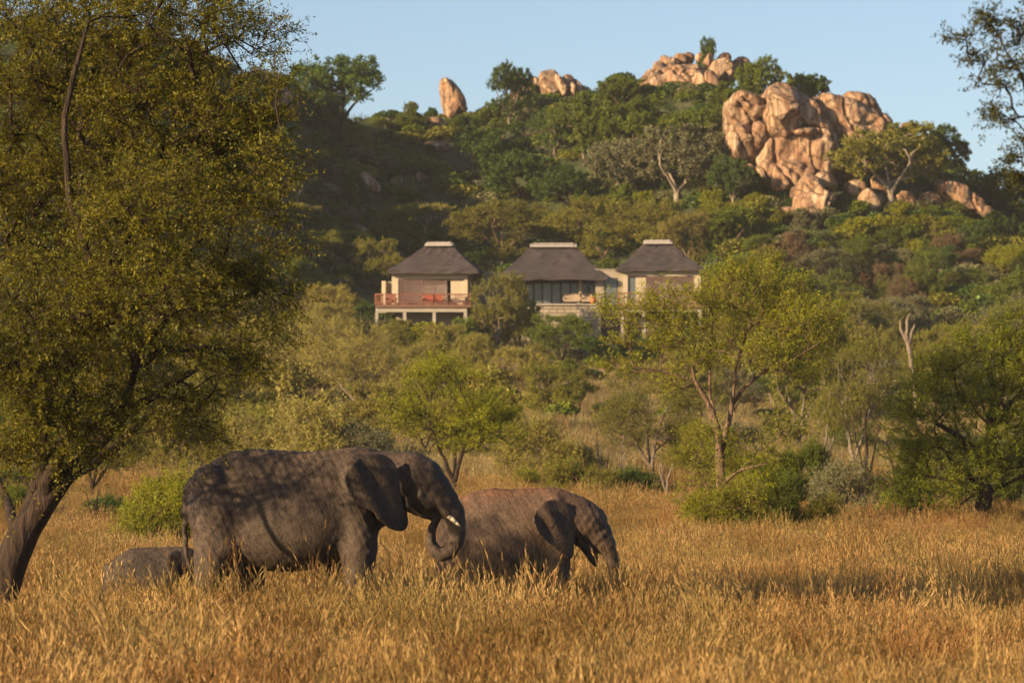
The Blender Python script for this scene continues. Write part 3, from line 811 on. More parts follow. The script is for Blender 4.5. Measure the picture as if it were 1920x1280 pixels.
# terrace wall of laid stones
tw = empty('terrace_wall', (GXo(1061), DF - .5, GZo(640)), 'low stone retaining wall holding up the terrace of the middle villa', 'wall')
MB().box(GXo(960), GXo(1127), DF - .3, DF + 6, GZo(640), GZo(573)).build('terrace', M['stone'], tw)
MB().box(GXo(958), GXo(1129), DF - .55, DF + .1, GZo(572.8), GZo(569.8)).build('coping', M['concrete'], tw)
rr = random.Random(3)
zz = GZo(640); row = 0; top = GZo(573.2)
while zz < top - .1:
    hh_ = min(rr.uniform(.28, .42), top - zz); x = GXo(960) + rr.uniform(-.2, 0)
    while x < GXo(1127):
        ww_ = rr.uniform(.45, 1.0); pr = rr.uniform(.0, .05); xe = min(x + ww_ - .015, GXo(1128))
        if xe - x > .15:
            j = lambda: rr.uniform(-.02, .02)
            MB().add([(x + j(), DF - .3, zz + j()), (xe + j(), DF - .3, zz + j()), (xe + j(), DF - .3, zz + hh_ - .012), (x + j(), DF - .3, zz + hh_ - .012),
                      (x + .04, DF - .36 - pr, zz + .04), (xe - .04, DF - .36 - pr, zz + .04), (xe - .04, DF - .36 - pr, zz + hh_ - .07), (x + .04, DF - .36 - pr, zz + hh_ - .07)],
                     [(0, 1, 5, 4), (1, 2, 6, 5), (2, 3, 7, 6), (3, 0, 4, 7), (4, 5, 6, 7), (3, 2, 1, 0)]).build('stone', M['stone'], tw)
        x += ww_
    zz += hh_; row += 1
# parasol, couches, pots, lounge table
zt = GZo(569.8)
pr_ = empty('parasol', (GXo(1089), DF + .8, zt), 'closed beige parasol on the terrace of the middle villa', 'parasol')
MB().bar((GXo(1089), DF + .8, zt), (GXo(1089), DF + .8, zt + 2.35), .035).build('pole', M['dark_timber'], pr_)
MB().lathe((GXo(1089), DF + .8, zt + .9), [(.12, 0), (.2, .25), (.17, .7), (.1, 1.1), (.05, 1.32)], 10).build('canopy', M['canvas'], pr_)
MB().lathe((GXo(1089), DF + .8, zt), [(.35, 0), (.35, .12), (.08, .16)], 12).build('base', M['concrete'], pr_)
lounge_chair(GXo(1073), DF + .7, zt, 0, M['canvas'], 'low beige couch on the terrace left of the closed parasol', 1.3)
lounge_chair(GXo(1101), DF + .7, zt, 0, M['canvas'], 'low beige couch on the terrace right of the closed parasol', .9)
lounge_chair(GXo(1021), DF + 3.9, zt, 0, M['inside'], 'dark armchair behind the glass front of the middle villa', 1.2)
pt = empty('plant_pot', (GXo(1112), DF + .3, zt), 'round orange pot at the right end of the terrace', 'pot')
MB().lathe((GXo(1112), DF + .3, zt), [(.12, 0), (.24, .18), (.26, .36), (.17, .52), (.19, .58)], 12).build('pot', M['orange'], pt, True)

# block and right villa
bl = empty('annex', (GXo(1143), DF + 2, GZo(600)), 'flat-roofed beige annex with a white curtained door, left of the right villa', 'building')
wall_box('wall', bl, 1117, 1133, 506, 572, DF, DF + .3, M['wall2']); wall_box('wall', bl, 1159, 1169, 506, 572, DF, DF + .3, M['wall2'])
wall_box('wall', bl, 1133, 1159, 506, 521, DF + .003, DF + .3, M['wall2']); wall_box('wall', bl, 1117, 1121, 506, 572, DF + .3, DF + 6, M['wall2'])
wall_box('wall', bl, 1121, 1169, 506, 572, DF + 5.7, DF + 6, M['inside']); wall_box('roof', bl, 1116, 1170, 504.5, 506, DF - .05, DF + 6.1, M['concrete'])
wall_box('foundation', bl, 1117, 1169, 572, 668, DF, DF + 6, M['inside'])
dr = wall_box('door_frame', bl, 1133, 1135, 521, 572, DF + .08, DF + .2, M['dark_timber']); wall_box('door_frame', bl, 1157, 1159, 521, 572, DF + .08, DF + .2, M['dark_timber'])
b = MB(); n = 16
vs = []; 
for k in range(n + 1):
    x = GXo(1137 + 19 * k / n); y = DF + .3 + .06 * math.sin(k * 2.1)
    vs += [(x, y, GZo(571)), (x, y, GZo(522))]
b.add(vs, [(2 * k, 2 * k + 2, 2 * k + 3, 2 * k + 1) for k in range(n)]).build('curtain', M['curtain'], bl)
wall_box('window_pane', bl, 1135, 1157, 521, 572, DF + .1, DF + .13, M['glass'])

r3 = empty('thatched_villa', (GXo(1240), DF + 3, GZo(575)), 'right thatched villa partly hidden by the bright green acacia', 'villa', 'thatched villas')
wall_box('wall', r3, 1169, 1177, 507, 575, DF - .3, DF, M['wall']); wall_box('wall', r3, 1302, 1314, 507, 575, DF - .3, DF, M['wall'])
wall_box('wall', r3, 1177, 1302, 507, 518, DF - .297, DF, M['wall']); wall_box('wall', r3, 1169, 1173, 507, 575, DF, DF + 5.5, M['wall']); wall_box('wall', r3, 1310, 1314, 507, 575, DF, DF + 5.5, M['wall'])
wall_box('wall', r3, 1173, 1310, 507, 575, DF + 5.2, DF + 5.5, M['inside'])
wall_box('window_pane', r3, 1177, 1192, 518, 572, DF - .15, DF - .12, M['glass']); wall_box('sliding_panel', r3, 1192, 1211, 519, 572, DF - .2, DF - .14, M['wall'])
wall_box('lintel', r3, 1177, 1212, 516.5, 519, DF - .34, DF - .1, M['dark_timber'])
lattice(r3, 1212, 1256, 518, 572, DF - .25); lattice(r3, 1257, 1302, 518, 572, DF - .18)
wall_box('curtain', r3, 1214, 1300, 519, 573, DF + .6, DF + .65, M['curtain'])
wall_box('side_wing', r3, 1314.2, 1322, 522, 575, DF + 2, DF + 5, M['wall2'])
hip_roof(r3, 1155, 1319, 1215, 1257, 503, 449, 6.6)
dk = empty('balcony', (GXo(1235), DF - 1.2, GZo(604)), 'timber balcony deck under the right villa behind the bright acacia', 'balcony')
MB().box(GXo(1160), GXo(1316), DF - 2.6, DF - .31, GZo(580), GZo(574)).build('deck', M['deck'], dk)
MB().box(GXo(1162), GXo(1314), DF - 2.4, DF - 2.1, GZo(587), GZo(580.5)).build('beam', M['concrete'], dk)
for u in (1166, 1206, 1260, 1310): MB().box(GXo(u - 3), GXo(u + 3), DF - 2.4, DF - 2.12, GZo(655), GZo(587.2)).build('pillar', M['concrete'], dk)
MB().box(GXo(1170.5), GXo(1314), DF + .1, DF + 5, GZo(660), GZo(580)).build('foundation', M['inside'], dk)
railing('rusty red railing of the right villa balcony behind the bright acacia', [(GXo(1160), DF - .4), (GXo(1160), DF - 2.5), (GXo(1316), DF - 2.5), (GXo(1316), DF - .4)], GZo(573.5), GZo(552), 'villa railings', M['rust'])
railing('short dark railing in front of the curtained door of the annex', [(GXo(1117.5), DF - .35), (GXo(1134), DF - .35)], GZo(572), GZo(552), 'villa railings', M['dark_timber'])
# ------------------------------------------------------------------ plants
def unit(v): return v / np.maximum(np.linalg.norm(v, axis=-1, keepdims=True), 1e-9)

def skeleton(rng, guides, targets, step=.35, wander=.12, pen=.30, r_tip=.012, ex=2.3, zfree=.12):
    """guides: list of polylines [(x,y,z,r), ...], first starts at the base, the others at their nearest node.
    targets: points the branches must reach. Returns node positions, parents, radii, target node ids"""
    pos = []; par = []; fix = []
    for gi, g in enumerate(guides):
        g = np.array(g, float)
        prev = -1
        if gi > 0:
            pp = np.array(pos); prev = int(np.argmin(((pp - g[0, :3]) ** 2).sum(1)))
        first = True
        for a, b in zip(g[:-1], g[1:]):
            L = np.linalg.norm(b[:3] - a[:3]); n = max(1, int(L / max(step, 1.6 * a[3])))
            for k in range(0 if (first and gi == 0) else 1, n + 1):
                q_ = a + (b - a) * k / n
                j = rng.normal(size=3) * wander * .12 * q_[3] / .1 if k not in (0,) else 0
                pos.append(q_[:3] + j); par.append(prev); fix.append(q_[3]); prev = len(pos) - 1
            first = False
    base = np.array(pos[0])
    T = np.array(targets)
    T = T[np.argsort(np.linalg.norm(T - base, axis=1))]
    cap = len(pos) + 40 * len(T)
    P = np.zeros((cap, 3)); n = len(pos); P[:n] = pos
    plen = np.zeros(cap)
    for i in range(1, n): plen[i] = plen[par[i]] + np.linalg.norm(P[i] - P[par[i]])
    zmin = base[2] + zfree * (T[:, 2].max() - base[2])
    tn = []
    for tt in T:
        dv = tt - P[:n]; ds = np.linalg.norm(dv, axis=1)
        cost = ds * (1 + .35 * np.clip(-dv[:, 2] / np.maximum(ds, .01) + .1, 0, 1)) + pen * plen[:n] + np.where(P[:n, 2] < zmin, 1.5, 0)
        k = int(np.argmin(cost)); L = ds[k]
        m = max(1, int(round(L / step))); m = min(m, 38)
        if par[k] >= 0: d0 = unit(P[k] - P[par[k]])
        else: d0 = np.array((0, 0, 1.))
        c1 = P[k] + d0 * L * .30 + np.array((0, 0, 1)) * L * .06
        prev = k; p0 = P[k].copy()
        for i in range(1, m + 1):
            f = i / m
            q_ = (1 - f) ** 2 * p0 + 2 * f * (1 - f) * c1 + f * f * tt
            if i < m: q_ = q_ + rng.normal(size=3) * wander * step
            P[n] = q_; par.append(prev); fix.append(0); plen[n] = plen[prev] + np.linalg.norm(q_ - P[prev]); prev = n; n += 1
        tn.append(prev)
    P = P[:n]; par = np.array(par)
    acc = np.zeros(n)
    for i in tn: acc[i] += r_tip ** ex
    kids = np.zeros(n, int)
    for i in range(n - 1, 0, -1):
        if acc[i] == 0: acc[i] = r_tip ** ex
        if par[i] >= 0: acc[par[i]] += acc[i]; kids[par[i]] += 1
    R = acc ** (1 / ex)
    fix = np.array(fix); R = np.where(fix > 0, np.maximum(fix, 0), R)
    for i in range(1, n):                                   # never thicker than what carries it
        if par[i] >= 0: R[i] = min(R[i], R[par[i]])
    return P, par, R, np.array(tn)

def tubes(P, par, R, nside_big=8):
    V = []; Q = []; off = 0
    n = len(P)
    d = np.zeros((n, 3)); m = par >= 0
    d[m] = unit(P[m] - P[par[m]])
    d[~m] = (0, 0, 1)
    first = {}
    for i in range(n):
        p_ = par[i]
        if p_ >= 0 and (p_ not in first or R[i] > R[first[p_]]): first[p_] = i
    ids = np.nonzero(m)[0]
    if not len(ids): return np.zeros((0, 3)), np.zeros((0, 4), int)
    for lo, hi, ns in ((0.0, .03, 3), (.03, .08, 5), (.08, 9, nside_big)):
        s = ids[(R[ids] > lo) & (R[ids] <= hi)]
        if not len(s): continue
        pr = par[s]
        isf = np.array([first[p_] == i for p_, i in zip(pr, s)])
        ra = np.where(isf, R[pr], np.minimum(R[pr], R[s] * 1.25)); rb = R[s]
        da = np.where(isf[:, None], d[pr], d[s]); db = d[s]
        same = isf & (par[pr] >= 0)
        da = np.where(same[:, None], da, db)
        ang = np.arange(ns) * 2 * np.pi / ns
        def ring(c, dr, r):
            ref = np.array((1., .13, .07)); a = unit(np.cross(dr, ref)); b = np.cross(dr, a)
            return c[:, None] + (a[:, None] * np.cos(ang)[None, :, None] + b[:, None] * np.sin(ang)[None, :, None]) * r[:, None, None]
        A = ring(P[pr], da, ra); B = ring(P[s], db, rb)
        VV = np.concatenate([A, B], 1).reshape(-1, 3)
        k = np.arange(ns); q_ = np.stack([k, (k + 1) % ns, (k + 1) % ns + ns, k + ns], -1)
        QQ = (q_[None] + (np.arange(len(s)) * 2 * ns)[:, None, None]).reshape(-1, 4) + off
        V.append(VV); Q.append(QQ); off += len(VV)
    return np.concatenate(V), np.concatenate(Q)

def leaf_quads(C, A, Nn, L, W):
    """rhombic leaves: centre C, long axis A, normal hint Nn, length L, width W"""
    A = unit(A); B = unit(np.cross(A, Nn)); L = L[:, None]; W = W[:, None]
    v = np.stack([C - A * L * .5, C + B * W * .5 - A * L * .05, C + A * L * .5, C - B * W * .5 - A * L * .05], 1)
    return v.reshape(-1, 3), np.arange(len(C) * 4).reshape(-1, 4)

def sprays(rng, P, par, tips, twigs, per, tlen, lsize, lw=.45, up=.35, droop=0.0, outw=.5, flat=0.0, centre=None):
    """leafy twigs around the branch tips; returns leaf verts/quads/tint and twig segments"""
    tips = np.asarray(tips); n = len(tips)
    dirs = unit(P[tips] - P[par[tips]] + 1e-6)
    if centre is None: centre = P[tips].mean(0)
    o = unit(P[tips] - centre)
    T = np.repeat(np.arange(n), twigs)
    d = unit(dirs[T] * .4 + o[T] * outw + rng.normal(size=(len(T), 3)) * (.62, .62, .62 * (1 - flat)) + np.array((0, 0, up)))
    ln = tlen * rng.uniform(.45, 1.15, len(T))
    st = P[tips][T] + rng.normal(size=(len(T), 3)) * tlen * .14
    end = st + d * ln[:, None]; end[:, 2] -= droop * ln
    K = np.repeat(np.arange(len(T)), per)
    s = rng.uniform(.08, 1.05, len(K))
    side = unit(np.cross(d[K], rng.normal(size=(len(K), 3))))
    C = st[K] + (end - st)[K] * s[:, None] + side * (lsize * rng.uniform(.25, .9, len(K)))[:, None]
    A = side * .8 + d[K] * .5 + rng.normal(size=(len(K), 3)) * .35
    Nn = rng.normal(size=(len(K), 3)) * .75 + np.array((0, 0, .55)); 
    sz = lsize * rng.uniform(.6, 1.3, len(K))
    V, Q = leaf_quads(C, A, Nn, sz, sz * lw)
    tc = rng.uniform(.15, .85, n)[T][K]
    tint = np.clip(tc * .55 + rng.uniform(0, 1, len(K)) * .40 + .10 * (s - .5), 0, 1)
    return V, Q, tint, st, end

def twig_mesh(st, end, r):
    d = unit(end - st); a = unit(np.cross(d, np.array((.3, 1., .2)))); b = np.cross(d, a)
    V = np.stack([st + a * r, st - a * r * .5 + b * r * .8, st - a * r * .5 - b * r * .8, end], 1).reshape(-1, 3)
    k = np.arange(len(st))[:, None] * 4
    F = np.concatenate([k + np.array([[0, 1, 3]]), k + np.array([[1, 2, 3]]), k + np.array([[2, 0, 3]])])
    return V, F

def build_tree_meshes(name, rng, guides, targets, twigs=6, per=12, tlen=.5, lsize=.07, lw=.45, up=.35, droop=0.0, flat=0.0, step=.35, wander=.14,
                      pen=.30, r_tip=.012, bare=0.0, twig_r=.006, leaves=True, centre=None, outw=.5, zfree=.12):
    P, par, R, tips = skeleton(rng, guides, targets, step, wander, pen, r_tip, zfree=zfree)
    V, Q = tubes(P, par, R)
    tv = None
    keep = tips
    if leaves:
        if bare: keep = tips[rng.uniform(size=len(tips)) > bare]
        LV, LQ, tint, st, en = sprays(rng, P, par, keep, twigs, per, tlen, lsize, lw, up, droop, outw, flat, centre)
        crown = mesh_np('crown', LV, quads=LQ, tint=tint)
    else:
        crown = None
        LV, LQ, tint, st, en = sprays(rng, P, par, tips, twigs, 1, tlen, .01, lw, up, droop, outw, flat, centre)
    TV, TF = twig_mesh(st, en, twig_r)
    me = mesh_np('trunk', np.concatenate([V, TV]), quads=Q, tris=TF + len(V), smooth=True)
    return me, crown

def place(name, meshes, loc, scale, rz, leafm, barkm, label, cat='tree', group=None, tilt=0.0):
    root = empty(name, loc, label, cat, group, rz)
    root.rotation_euler = (tilt, 0, rz)
    root.scale = scale if hasattr(scale, '__len__') else (scale,) * 3
    tr, cr = meshes
    if len(tr.materials) == 0: tr.materials.append(M[barkm])
    o = link('trunk' if cat == 'tree' else 'stems', tr, None, root)
    if tr.materials[0] != M[barkm]:
        o.material_slots[0].link = 'OBJECT'; o.material_slots[0].material = M[barkm]
    if cr is not None:
        if len(cr.materials) == 0: cr.materials.append(M[leafm])
        o = link('crown' if cat == 'tree' else 'foliage', cr, None, root)
        if cr.materials[0] != M[leafm]:
            o.material_slots[0].link = 'OBJECT'; o.material_slots[0].material = M[leafm]
    return root

# ---- prototypes, each of height 1 unit x hgt (metres)
def ell_targets(rng, n, c, r, shell=.35, zcut=-1.0):
    out = []
    while len(out) < n:
        q_ = rng.normal(size=3); q_ /= np.linalg.norm(q_)
        rad = shell + (1 - shell) * rng.uniform() ** .45
        if q_[2] * rad < zcut: continue
        out.append(np.array(c) + q_ * rad * np.array(r))
    return out

def proto_acacia(seed, hgt, wid, ntar, clumps=11, stems=3, zlo=.32, **kw):
    """vase-shaped thorn tree: several leaning stems, tiers of feathery sprays, crown down to a third of the height"""
    rng = np.random.RandomState(seed)
    g = []
    g0 = [(0, 0, -.3, hgt * .028), (rng.normal() * .04 * hgt, 0, .12 * hgt, hgt * .022)]
    g.append(g0)
    for k in range(stems):
        a = k * 2 * math.pi / stems + rng.uniform(0, 1.4)
        g.append([(g0[1][0], 0, .12 * hgt, hgt * .019), (math.cos(a) * wid * .10, math.sin(a) * wid * .10, .32 * hgt, hgt * .014), (math.cos(a) * wid * .22, math.sin(a) * wid * .2, .55 * hgt, hgt * .008)])
    T = []
    for k in range(clumps):
        a = rng.uniform(0, 2 * math.pi); zz = rng.uniform(zlo, .92); rr_ = (.18 + .30 * math.sin(math.pi * min(1, (zz - .1) * 1.05))) * wid * rng.uniform(.5, 1.05)
        c = (math.cos(a) * rr_, math.sin(a) * rr_, zz * hgt)
        T += ell_targets(rng, ntar // clumps, c, (wid * .20, wid * .20, hgt * .085))
    T += ell_targets(rng, ntar // 2, (0, 0, hgt * .64), (wid * .43, wid * .43, hgt * .32), .5)
    return build_tree_meshes('acacia', rng, g, T, **kw)

def proto_flat(seed, hgt, wid, ntar, **kw):
    rng = np.random.RandomState(seed)
    g = [[(0, 0, -.3, hgt * .03), (.02 * hgt, 0, .35 * hgt, hgt * .022), (.04 * hgt, .02 * hgt, .5 * hgt, hgt * .018)]]
    for k in range(4):
        a = k * 1.6 + rng.uniform(0, .8)
        g.append([(.03 * hgt, 0, .45 * hgt, hgt * .014), (math.cos(a) * wid * .25, math.sin(a) * wid * .25, .78 * hgt, hgt * .008)])
    T = []
    for k in range(7):
        a = rng.uniform(0, 6.28); r_ = wid * .36 * rng.uniform(.2, 1)
        T += ell_targets(rng, ntar // 7, (math.cos(a) * r_, math.sin(a) * r_, hgt * rng.uniform(.80, .94)), (wid * .24, wid * .24, hgt * .05), .3)
    return build_tree_meshes('flat', rng, g, T, **kw)

def proto_broad(seed, hgt, wid, ntar, clumps=10, low=.25, **kw):
    """dense rounded crown of separate leaf masses"""
    rng = np.random.RandomState(seed)
    g = [[(0, 0, -.3, hgt * .035), (.03 * hgt * rng.normal(), 0, .25 * hgt, hgt * .028)]]
    for k in range(3):
        a = k * 2.1 + rng.uniform(0, .9)
        g.append([(0, 0, .22 * hgt, hgt * .02), (math.cos(a) * wid * .2, math.sin(a) * wid * .2, .52 * hgt, hgt * .012)])
    T = []
    for k in range(clumps):
        q_ = rng.normal(size=3); q_ /= np.linalg.norm(q_)
        c = (q_[0] * wid * .32, q_[1] * wid * .32, hgt * (low + (1 - low) * .52 + q_[2] * (1 - low) * .30))
        s_ = rng.uniform(.9, 1.4)
        T += ell_targets(rng, ntar // clumps, c, (wid * .17 * s_, wid * .17 * s_, hgt * (1 - low) * .17 * s_), .5)
    return build_tree_meshes('broad', rng, g, T, **kw)

def proto_bush(seed, hgt, wid, ntar, **kw):
    rng = np.random.RandomState(seed)
    g = [[(0, 0, -.2, hgt * .03), (0, 0, .06 * hgt, hgt * .026)]]
    for k in range(6):
        a = k * 1.05 + rng.uniform(0, .6)
        g.append([(0, 0, .05 * hgt, hgt * .016), (math.cos(a) * wid * .2, math.sin(a) * wid * .2, .45 * hgt, hgt * .01)])
    T = []
    for k in range(8):
        q_ = rng.normal(size=3); q_ /= np.linalg.norm(q_); q_[2] = abs(q_[2])
        s_ = rng.uniform(.8, 1.3)
        T += ell_targets(rng, ntar // 8, (q_[0] * wid * .32, q_[1] * wid * .32, hgt * (.22 + .55 * q_[2] * rng.uniform(.5, 1))), (wid * .18 * s_, wid * .18 * s_, hgt * .17 * s_), .3)
    for k in range(7):
        a = k * .9 + rng.uniform(0, .5); r_ = wid * rng.uniform(.22, .36)
        T += ell_targets(rng, ntar // 12, (math.cos(a) * r_, math.sin(a) * r_, hgt * .14), (wid * .15, wid * .15, hgt * .13), .3)
    T = [t_ for t_ in T if t_[2] > .02 * hgt]
    return build_tree_meshes('bush', rng, g, T, zfree=.0, **kw)

def proto_dead(seed, hgt, wid, ntar, **kw):
    rng = np.random.RandomState(seed)
    g = [[(0, 0, -.3, hgt * .02), (.05 * hgt * rng.normal(), 0, .3 * hgt, hgt * .016), (.1 * hgt * rng.normal(), .05, .6 * hgt, hgt * .010)]]
    for k in range(2):
        a = rng.uniform(0, 6.28); g.append([(0, 0, .05 * hgt, hgt * .014), (math.cos(a) * wid * .18, math.sin(a) * wid * .18, .5 * hgt, hgt * .008)])
    T = ell_targets(rng, ntar, (0, 0, hgt * .62), (wid * .5, wid * .5, hgt * .38), .5)
    return build_tree_meshes('dead', rng, g, T, leaves=False, twigs=3, tlen=.35, twig_r=.006, wander=.30, r_tip=.009, pen=.15, **kw)

PR = {}
# mid-distance thorn trees (100-170 m) and coarser ones for beyond
PR['acn'] = [proto_acacia(s, 6.5, 6.5, 230, twigs=8, per=20, tlen=.75, lsize=.078, lw=.5, flat=.25) for s in (1, 2)]
PR['acf'] = [proto_acacia(s, 6.0, 6.6, 190, zlo=.2, twigs=8, per=14, tlen=.72, lsize=.135, lw=.55, flat=.25, twig_r=.01, r_tip=.016) for s in (11, 12, 13)]
PR['flat'] = [proto_flat(s, 6.0, 8.0, 200, twigs=8, per=12, tlen=.6, lsize=.15, lw=.5, flat=.6, twig_r=.01, r_tip=.016) for s in (21, 22)]
PR['broad'] = [proto_broad(s, 7.0, 8.5, 380, low=.06, twigs=7, per=10, tlen=.5, lsize=.23, lw=.65, up=.25, twig_r=.012, r_tip=.018) for s in (31, 32, 33)]
PR['open'] = [proto_broad(s, 7.0, 8.5, 300, low=.2, clumps=14, twigs=7, per=9, tlen=.5, lsize=.21, lw=.6, up=.2, twig_r=.012, r_tip=.020) for s in (41, 42)]
PR['bush'] = [proto_bush(s, 2.6, 3.6, 190, twigs=7, per=9, tlen=.34, lsize=.15, lw=.55, twig_r=.008, step=.22, r_tip=.009) for s in (51, 52, 53)]
PR['bushn'] = [proto_bush(s, 2.6, 3.6, 210, twigs=7, per=18, tlen=.5, lsize=.064, lw=.5, twig_r=.004, step=.22, r_tip=.007) for s in (55, 56, 57)]
PR['thin'] = [proto_bush(s, 2.8, 3.6, 190, twigs=8, per=5, tlen=.42, lsize=.10, lw=.5, twig_r=.009, step=.22, r_tip=.010, bare=.1) for s in (61, 62, 63)]
PR['dead'] = [proto_dead(s, 6.0, 4.5, 34) for s in (71, 72, 73)]
HGT = {'acn': (6.5, 6.5), 'acf': (6.0, 6.6), 'flat': (6.0, 8.0), 'broad': (7.0, 8.5), 'open': (7.0, 8.5), 'bush': (2.6, 3.6), 'bushn': (2.6, 3.6), 'thin': (2.8, 3.6), 'dead': (6.0, 4.5)}
_cnt = {}
def plant(kind, u, vb, vt, wpx, leafm, label, group=None, name=None, D=None, bark='bark_tan', cat=None, seed=None):
    D = D or hit(u, vb) or (float(np.interp(u, _ru, _dr)) - 3)
    x = (u - 960) / FPX * D; zg = Hs(x, D)
    ztop = at(u, vt, D).z
    hgt, wid = HGT[kind]
    sz = max(.6, (ztop - zg)) / hgt; sxy = (wpx / FPX * D) / wid
    k = _cnt.get(kind, 0); _cnt[kind] = k + 1
    pr = PR[kind][k % len(PR[kind])]
    rz = (k * 2.39996 + .5) % 6.283
    cat = cat or ('shrub' if kind in ('bush', 'bushn', 'thin') else 'tree')
    nm = name or {'acn': 'acacia_tree', 'acf': 'acacia_tree', 'flat': 'umbrella_thorn', 'broad': 'broadleaf_tree', 'open': 'broadleaf_tree', 'bush': 'bush', 'bushn': 'bush', 'thin': 'thorn_bush', 'dead': 'dead_tree'}[kind]
    return place(nm, pr, (x, D, zg), (sxy, sxy, sz), rz, leafm, bark, label, cat, group)
